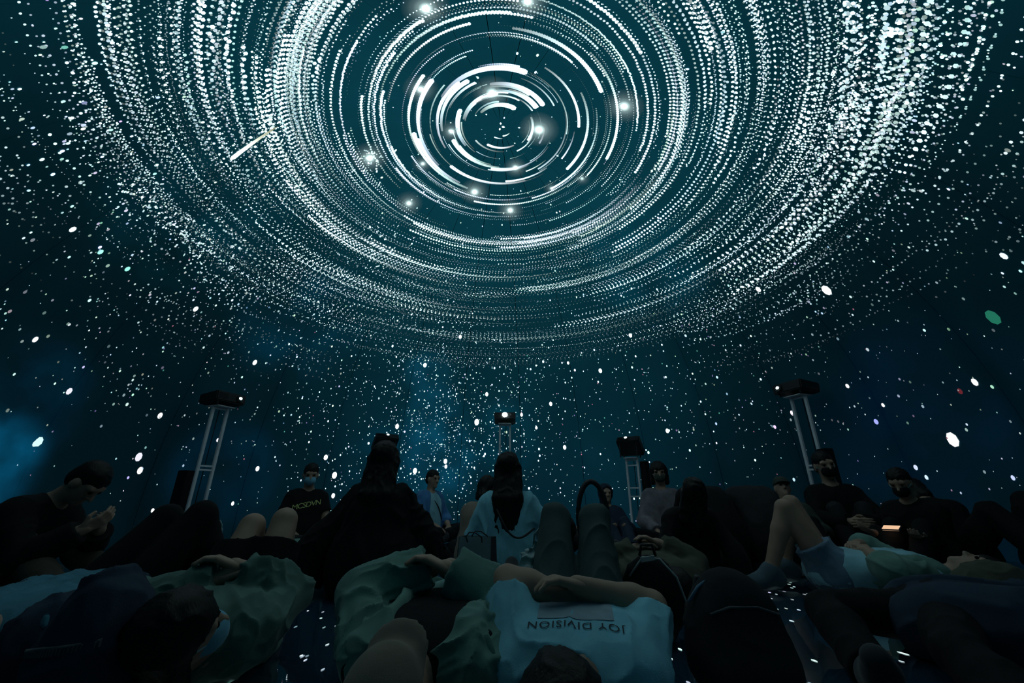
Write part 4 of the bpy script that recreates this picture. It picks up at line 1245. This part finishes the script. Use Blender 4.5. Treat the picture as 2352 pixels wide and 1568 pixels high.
def speaker(label, x, y, rz, h=1.0):
    t = empty('column_speaker', (x, y, 0), rz); tag(t, label, 'speaker', 'column speakers')
    b = MB().box((0, 0, h / 2 + .02), (0.11, 0.13, h - 0.03), bevel=0.006).build('cabinet', SPK, t)
    MB().box((0, -0.067, h / 2 + .02), (0.092, 0.006, h - 0.08)).build('grille', SPK, t)
    MB().cyl((0, 0, 0), (0, 0, 0.022), 0.13, 0.12, 24).build('base', SPK, t)

# image places give the direction; the stands ring the dome about half a metre inside its rim
for (px, py, Y, tilt, st, lx, name, bars_n, rzoff) in [
        (512, 918, 5.75, -0.10, 5.0, 0.11, 'left high projector', 1, 0.0),
        (1160, 962, 8.35, -0.16, 60.0, 0.0, 'middle high projector', 1, 0.0),
        (1828, 893, 5.60, -0.10, 9.0, -0.11, 'right high projector', 1, 0.0),
        (885, 1012, 7.85, -0.70, 8.0, 0.0, 'low projector behind the black-clad woman', 2, 0.0),
        (1446, 1006, 7.75, -0.75, 14.0, -0.03, 'low projector beside patterned jacket', 2, 0.0)]:
    P = at_y(px, py, Y)
    rz = -math.atan2(P[0] - DC[0], P[1] - DC[1])
    zt = P[2] - (0.11 if bars_n == 1 else (0.25 if 'woman' in name else 0.36))
    lab = {'left high projector': ('tall aluminium stand beside the black raised knees', 'black projector on tall stand behind the black raised knees'),
           'middle high projector': ('aluminium stand behind the long straight hair', 'black projector with blinding lamp above the long straight hair'),
           'right high projector': ('tall aluminium stand beside the black-clad man', 'black projector on tall stand above the black-clad man'),
           'low projector behind the black-clad woman': ('aluminium stand hidden behind the woman in black', 'black projector peeking over the head of the woman in black'),
           'low projector beside patterned jacket': ('short aluminium stand beside the patterned jacket', 'tilted black projector on short stand beside the patterned jacket')}[name]
    bars = [zt - 0.03, zt - 0.10, 0.42, 0.52] if bars_n == 2 else [zt - 0.02, 0.98, 0.93]
    if name.startswith('low projector beside'): bars = [zt - 0.03, zt - 0.12, 0.62, 0.76]
    projector_stand(lab[0], P[0], P[1], zt, rz, bars)
    projector(lab[1], P[0], P[1], zt + 0.013, rz, tilt, st, lens_x=lx)
for (px, Y, h, lab) in [(424, 5.15, 0.88, 'slim black column speaker beside the left stand'), (1912, 5.05, 1.12, 'slim black column speaker beside the right stand'), (1484, 7.1, 1.15, 'slim black column speaker behind the short stand')]:
    P = at_y(px, 1100, Y)
    speaker(lab, P[0], P[1], -math.atan2(P[0] - DC[0], P[1] - DC[1]), h)

# ------------------------------------------------------------------ bags and small things
PAPER = plain('paper_bag', (0.15, 0.25, 0.28), 0.8)
PAPER_DARK = plain('paper_bag_side', (0.02, 0.022, 0.025), 0.8)
INK = plain('bag_ink', (0.03, 0.04, 0.05), 0.8)

def paper_bag():
    x, y = -0.225, 3.02
    t = empty('paper_bag', (x, y, 0), -0.30); tag(t, 'pale paper shopping bag with black side and print', 'bag')
    w, d, h = 0.24, 0.14, 0.33
    def wall(name, vs, mat): return MB().poly(vs, [(0, 1, 2, 3), (3, 2, 6, 7), (0, 3, 7, 4), (1, 5, 6, 2), (4, 7, 6, 5), (0, 4, 5, 1)]).build(name, mat, t)
    e = 0.004
    f = wall('front', [(-w / 2, -d / 2, 0), (w / 2, -d / 2, 0), (w / 2 - .01, -d / 2 + .02, h), (-w / 2 + .01, -d / 2 + .02, h), (-w / 2, -d / 2 + e, 0), (w / 2, -d / 2 + e, 0), (w / 2 - .01, -d / 2 + .02 + e, h), (-w / 2 + .01, -d / 2 + .02 + e, h)], PAPER)
    wall('back', [(-w / 2, d / 2 - e, 0), (w / 2, d / 2 - e, 0), (w / 2 - .01, d / 2 - .02 - e, h), (-w / 2 + .01, d / 2 - .02 - e, h), (-w / 2, d / 2, 0), (w / 2, d / 2, 0), (w / 2 - .01, d / 2 - .02, h), (-w / 2 + .01, d / 2 - .02, h)], PAPER)
    for sg in (-1, 1):
        xa, xb = sg * w / 2, sg * (w / 2 - .01)
        wall('side', [(xa - e, -d / 2, 0), (xa, -d / 2, 0), (xb, -d / 2 + .02, h), (xb - e, -d / 2 + .02, h), (xa - e, d / 2, 0), (xa, d / 2, 0), (xb, d / 2 - .02, h), (xb - e, d / 2 - .02, h)], PAPER_DARK)
    MB().box((0, 0, 0.003), (w - .002, d - .002, .006)).build('bottom', PAPER, t)
    for yy in (-d / 2 + .015, d / 2 - .02):
        MB().tube([(-.05, yy, h - .03), (-.055, yy - .02, h + .0), (-.02, yy - .05, h + .03), (.02, yy - .05, h + .03), (.055, yy - .02, h + .0), (.05, yy, h - .03)], .004, 6).build('handle', M('strap'), t, True)
    for k, (cx, cz, sx, sz) in enumerate([(.05, .20, .05, .006), (.05, .185, .004, .03), (.05, .165, .05, .005), (.03, .15, .005, .04), (.07, .15, .005, .04), (.05, .15, .04, .004), (.05, .12, .045, .005), (-.05, .23, .012, .03)]):
        yy = -d / 2 + .02 * cz / h - .0022
        MB().box((cx, yy, cz), (sx, .0016, sz)).build('print', INK, f)
paper_bag()

def bag_mesh(name, label, c, ax, r, mat, cat, extra=None, amp=.01, freq=14, seed=3, res=.010):
    org = np.array([c[0], c[1], 0.0])
    t = empty(name, org); tag(t, label, cat)
    garment('bag_body', [Ell(c, ax, r, .04)] + (extra or []), mat, t, org, res, (), amp, freq, seed)
    return t, org
I3 = np.eye(3)
# woven bag with black handle loop behind the jeans
t, o = bag_mesh('woven_bag', 'woven bag with tall black handle loop behind the green jeans', (0.55, 3.05, .24), I3, (.10, .07, .25), M('olive'), 'bag', amp=.004)
ring = [(0.10 * math.cos(a), 0, .44 + 0.235 * math.sin(a)) for a in np.linspace(-.6, math.pi + .6, 22)]
MB().tube(ring, .018, 8).build('handle', M('strap'), t, True)
# backpack beside the jeans
t, o = bag_mesh('backpack', 'black backpack with pale piping beside the green jeans', (0.60, 2.05, .16), I3, (.13, .11, .17), M('black'), 'backpack', amp=.006)
MB().tube([(-.10, -.045, .25), (-.04, -.06, .325), (.03, -.065, .318), (.09, -.075, .25), (.125, -.05, .16), (.13, -.04, .08)], .0045, 6).build('piping', M('sole'), t, True)
MB().box((-.02, -.062, .318), (.06, .010, .018), Matrix.Rotation(-.15, 3, 'Y')).build('reflector', M('sole'), t)
MB().tube([(-.03, .02, .32), (-.02, .02, .365), (.03, .02, .365), (.04, .02, .32)], .007, 6).build('grab_loop', M('strap'), t, True)
# rounded black backpack lying in front of the raised knees
t, o = bag_mesh('backpack', 'large rounded black backpack resting on the floor beside pale t-shirt', (0.68, 1.50, .17), I3, (.145, .13, .18), M('charcoal'), 'backpack', [Ell((0.68, 1.47, .10), I3, (.15, .15, .10), .05)], amp=.005)
MB().tube([(-.10, -.085, .24), (-.05, -.105, .262), (.03, -.108, .262), (.10, -.085, .24)], .004, 6).build('zip', M('grey'), t, True)
MB().tube([(-.135, -.02, .26), (-.10, -.02, .30), (-.04, -.02, .335), (.04, -.02, .335)], .005, 6).build('piping', M('denim'), t, True)
for sg in (-1, 1):
    MB().tube([(sg * .05, .10, .31), (sg * .06, .155, .22), (sg * .06, .16, .12), (sg * .05, .12, .04)], .012, 6).build('shoulder_strap', M('strap'), t, True)
# crumpled plastic carrier bag
PLASTIC = plain('milky_plastic', (0.22, 0.36, 0.36), 0.35, 0, 0.6)
t, o = bag_mesh('plastic_bag', 'crumpled milky plastic carrier bag between khaki sleeve and jeans', (0.08, 2.16, .17), I3, (.055, .07, .17), PLASTIC, 'bag', [Cone((0.09, 2.16, .27), (0.12, 2.16, .37), .03, .015, .03)], amp=.018, freq=22, res=.008)
MB().tube([(.02, 0, .33), (.025, -.01, .40), (.05, -.01, .43), (.075, -.01, .40), (.07, 0, .33)], .006, 6).build('handle', PLASTIC, t, True)
t, o = bag_mesh('plastic_wrapper', 'crinkled clear plastic wrapper by the left stand', (-3.30, 4.95, .20), I3, (.14, .12, .20), PLASTIC, 'wrapper', amp=.03, freq=16, res=.012)
# denim bag with a zip at the lower left
t, o = bag_mesh('zip_bag', 'dark ribbed cloth bag with long zip beside the denim jacket', (-1.06, 1.26, .19), np.array([[.95, .3, 0], [-.3, .95, 0], [0, 0, 1.]]), (.105, .13, .20), M('dark_denim'), 'bag', amp=.012)
MB().tube([(-.08, -.09, .22), (-.03, -.118, .23), (.03, -.118, .235), (.085, -.085, .24)], .005, 6).build('zip', M('grey'), t, True)
for k in range(26):
    u = k / 25
    p = (-.08 + .165 * u, -.090 - .032 * math.sin(math.pi * u), .215 + .02 * u)
    MB().box(p, (.004, .006, .014)).build('zip_tooth', M('grey'), t)
# cap lying by the girl's head
def cap():
    org = np.array([2.40, 2.36, 0.0])
    t = empty('flat_cap', org); tag(t, 'soft khaki flat cap on the floor by the white top', 'cap')
    garment('crown', [Ell((2.40, 2.36, .10), I3, (.20, .15, .17), .03)], M('olive'), t, org, .010, (), .010, 10, 4)
    garment('brim', [Ell((2.26, 2.28, .05), I3, (.10, .09, .02), .03)], M('olive'), t, org, .008, (), .002, 10, 4)
cap()

# phone of the bent person
def phone():
    c = (fU.arm[0][1] + fU.arm[1][1]) / 2 + vec(-.05, -.03, .055)
    t = empty('phone', c); tag(t, 'phone with warm lit screen held by the bent person', 'phone')
    q = Matrix.Rotation(.5, 3, 'Z') @ Matrix.Rotation(-.45, 3, 'Y')
    MB().box((0, 0, 0), (.060, .115, .009), q, bevel=.003).build('case', PBLACK, t)
    n = q @ Vector((0, 0, 1)); n = -n
    sm = emit_mat('phone_screen', (1.0, 0.62, 0.38), 0.9); sm.cycles.emission_sampling = 'NONE'
    MB().box(n * .0055 , (.052, .100, .0012), q).build('screen', sm, t)
    MB().box(n * -.0055, (.052, .100, .0012), q).build('screen', sm, t)
phone()

# ------------------------------------------------------------------ writing and straps on clothes
def find(root, name):
    for c in root.children:
        if c.name.split('.')[0] == name: return c

def drape(me_src, target, cast, off=0.003):
    """push a flat mesh onto the target surface along the direction cast (all in the target's local space)"""
    bm = bmesh.new(); bm.from_mesh(target.data); bvh = BVHTree.FromBMesh(bm); bm.free()
    cast = Vector(cast).normalized()
    for v in me_src.vertices:
        hit = bvh.ray_cast(v.co - cast * 0.35, cast)
        if hit[0] is not None: v.co = hit[0] - cast * off

def letters(txt, size, xf, target, cast, mat, name, parent, bendr=None, spacing=1.0):
    cu = bpy.data.curves.new(name, 'FONT'); cu.body = txt; cu.size = size; cu.align_x = 'CENTER'; cu.space_character = spacing
    cu.resolution_u = 3
    ob = bpy.data.objects.new(name, cu); COL.objects.link(ob)
    dg = bpy.context.evaluated_depsgraph_get()
    me = bpy.data.meshes.new_from_object(ob.evaluated_get(dg))
    bpy.data.objects.remove(ob)
    bm = bmesh.new(); bm.from_mesh(me)
    bmesh.ops.triangulate(bm, faces=bm.faces)
    for _ in range(3):
        es = [e for e in bm.edges if e.calc_length() > size * .12]
        if not es: break
        bmesh.ops.subdivide_edges(bm, edges=es, cuts=1); bmesh.ops.triangulate(bm, faces=[f for f in bm.faces if len(f.verts) > 3])
    for v in bm.verts: v.co = xf(v.co)
    bm.to_mesh(me); bm.free()
    drape(me, target, cast)
    return link(name, me, mat, parent)

# big chest lettering on the pale blue t-shirt (read from the feet side of the lying person)
shirt = find(A_root, 'shirt')
o3 = fA.pel + (fA.che - fA.pel) * 0.92 - A_org
sx, sy = Vector(-fA.side), Vector(fA.spd)
def xfA(co): return Vector(o3) + sx * (co.x) + sy * (co.y + 0.35 * co.x * co.x)
letters('JOY DIVISION', 0.040, xfA, shirt, (0, 0, -1), M('print_ink'), 'lettering', shirt, spacing=1.12)
# printed plain patch under the lettering
def patch():
    n = 14; V, Q = [], []
    for j in range(n + 1):
        for i in range(n + 1):
            u, v = i / n - .5, j / n
            V.append(Vector(o3) + sx * (u * 0.22) + sy * (-0.015 - v * 0.14))
    for j in range(n):
        for i in range(n): Q.append((j * (n + 1) + i, j * (n + 1) + i + 1, (j + 1) * (n + 1) + i + 1, (j + 1) * (n + 1) + i))
    me = mesh_np('chest_print', [tuple(v) for v in V], Q, 4)
    drape(me, shirt, (0, 0, -1), .002)
    link('chest_print', me, M('print_patch'), shirt)
patch()
# yellow scrawl on the black tee of the masked man
shirtH = find(H_root, 'shirt')
oh = fH.pel + (fH.che - fH.pel) * 0.72 + fH.fr * 0.15 - H_org
rH = Vector(np.cross(Z, fH.fr)); uH = Vector(Z)
letters('MCSDVN', 0.085, lambda co: Vector(oh) + rH * co.x + uH * (co.y + .22 * co.x), shirtH, -Vector(fH.fr), M('yellow_ink'), 'lettering', shirtH, spacing=.85)
# shoulder straps
def strap(root, org, target, pts, name='shoulder_strap', r=.008):
    P_ = [np.asarray(p, float) for p in pts]
    for _ in range(3):
        P_ = [P_[0]] + [v for a_, b_ in zip(P_[:-1], P_[1:]) for v in (a_ * .75 + b_ * .25, a_ * .25 + b_ * .75)] + [P_[-1]]
    MB().tube([tuple(p - org) for p in P_], r, 6).build(name, M('strap'), root, True)
bk = -fJ.fr
strap(J_root, J_org, None, [fJ.sh[0] + vec(.03, -.05, .06), fJ.che + bk * .165 + vec(-.05, 0, -.10), fJ.che + bk * .175 + vec(.02, 0, -.22), fJ.che + bk * .17 + vec(.10, 0, -.25), fJ.che + bk * .13 + vec(.20, 0, -.18)])
fi = fI.fr
strap(I_root, I_org, None, [fI.sh[0] + Z * .085 + fi * .04, fI.che + fi * .125 - Z * .06, fI.che + fi * .15 - Z * .20 + fI.r * .08, fI.pel + fi * .13 + fI.r * .16 + Z * .12])
# wrist watch of the khaki sleeve
e, w, n = fB.arm[0]; d = unit(w - e); q1 = unit(np.cross(d, Z)); q2 = np.cross(d, q1)
wp = [w - d * .015 + (q1 * math.cos(a) + q2 * math.sin(a)) * .036 - B_org for a in np.linspace(0, 2 * math.pi, 17)]
MB().tube([tuple(p) for p in wp], .006, 6).build('wrist_watch', M('sole'), B_root, True)

# dark ribbed neckline of the pale t-shirt
c0 = fA.che + fA.sp * .05 + Z * .01
MB().tube([tuple(c0 + fA.side * math.cos(a) * .088 + (Z * .95 + fA.spd * -.35) * math.sin(a) * .070 - A_org) for a in np.linspace(-.3, math.pi + .3, 22)], .006, 6).build('collar', M('navy'), A_root, True)

# star reflections painted as glowing dots flat on the floor, drawn out away from the far projectors
def floor_reflections():
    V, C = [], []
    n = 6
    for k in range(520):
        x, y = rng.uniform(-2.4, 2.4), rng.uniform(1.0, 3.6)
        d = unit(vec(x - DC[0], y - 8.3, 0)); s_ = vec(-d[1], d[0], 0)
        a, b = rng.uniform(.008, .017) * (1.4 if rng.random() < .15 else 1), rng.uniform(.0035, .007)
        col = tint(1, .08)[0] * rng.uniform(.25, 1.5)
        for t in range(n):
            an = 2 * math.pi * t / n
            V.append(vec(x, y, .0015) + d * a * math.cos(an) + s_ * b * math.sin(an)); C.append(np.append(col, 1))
    me = mesh_np('painted_floor_reflections', V, np.arange(len(V)), n)
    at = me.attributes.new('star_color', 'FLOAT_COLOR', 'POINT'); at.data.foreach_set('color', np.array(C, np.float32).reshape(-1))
    o = link('painted_floor_reflections', me, STAR_MAT, FLOOR)
    tag(o, 'painted star reflections streaked over the dark floor', None, None, 'stuff')
floor_reflections()

# ------------------------------------------------------------------ light transport limits
cy = SC.cycles
cy.max_bounces = 4; cy.diffuse_bounces = 2; cy.glossy_bounces = 2; cy.transparent_max_bounces = 6
SCREEN.cycles.emission_sampling = 'NONE'
STAR_MAT.cycles.emission_sampling = 'NONE'
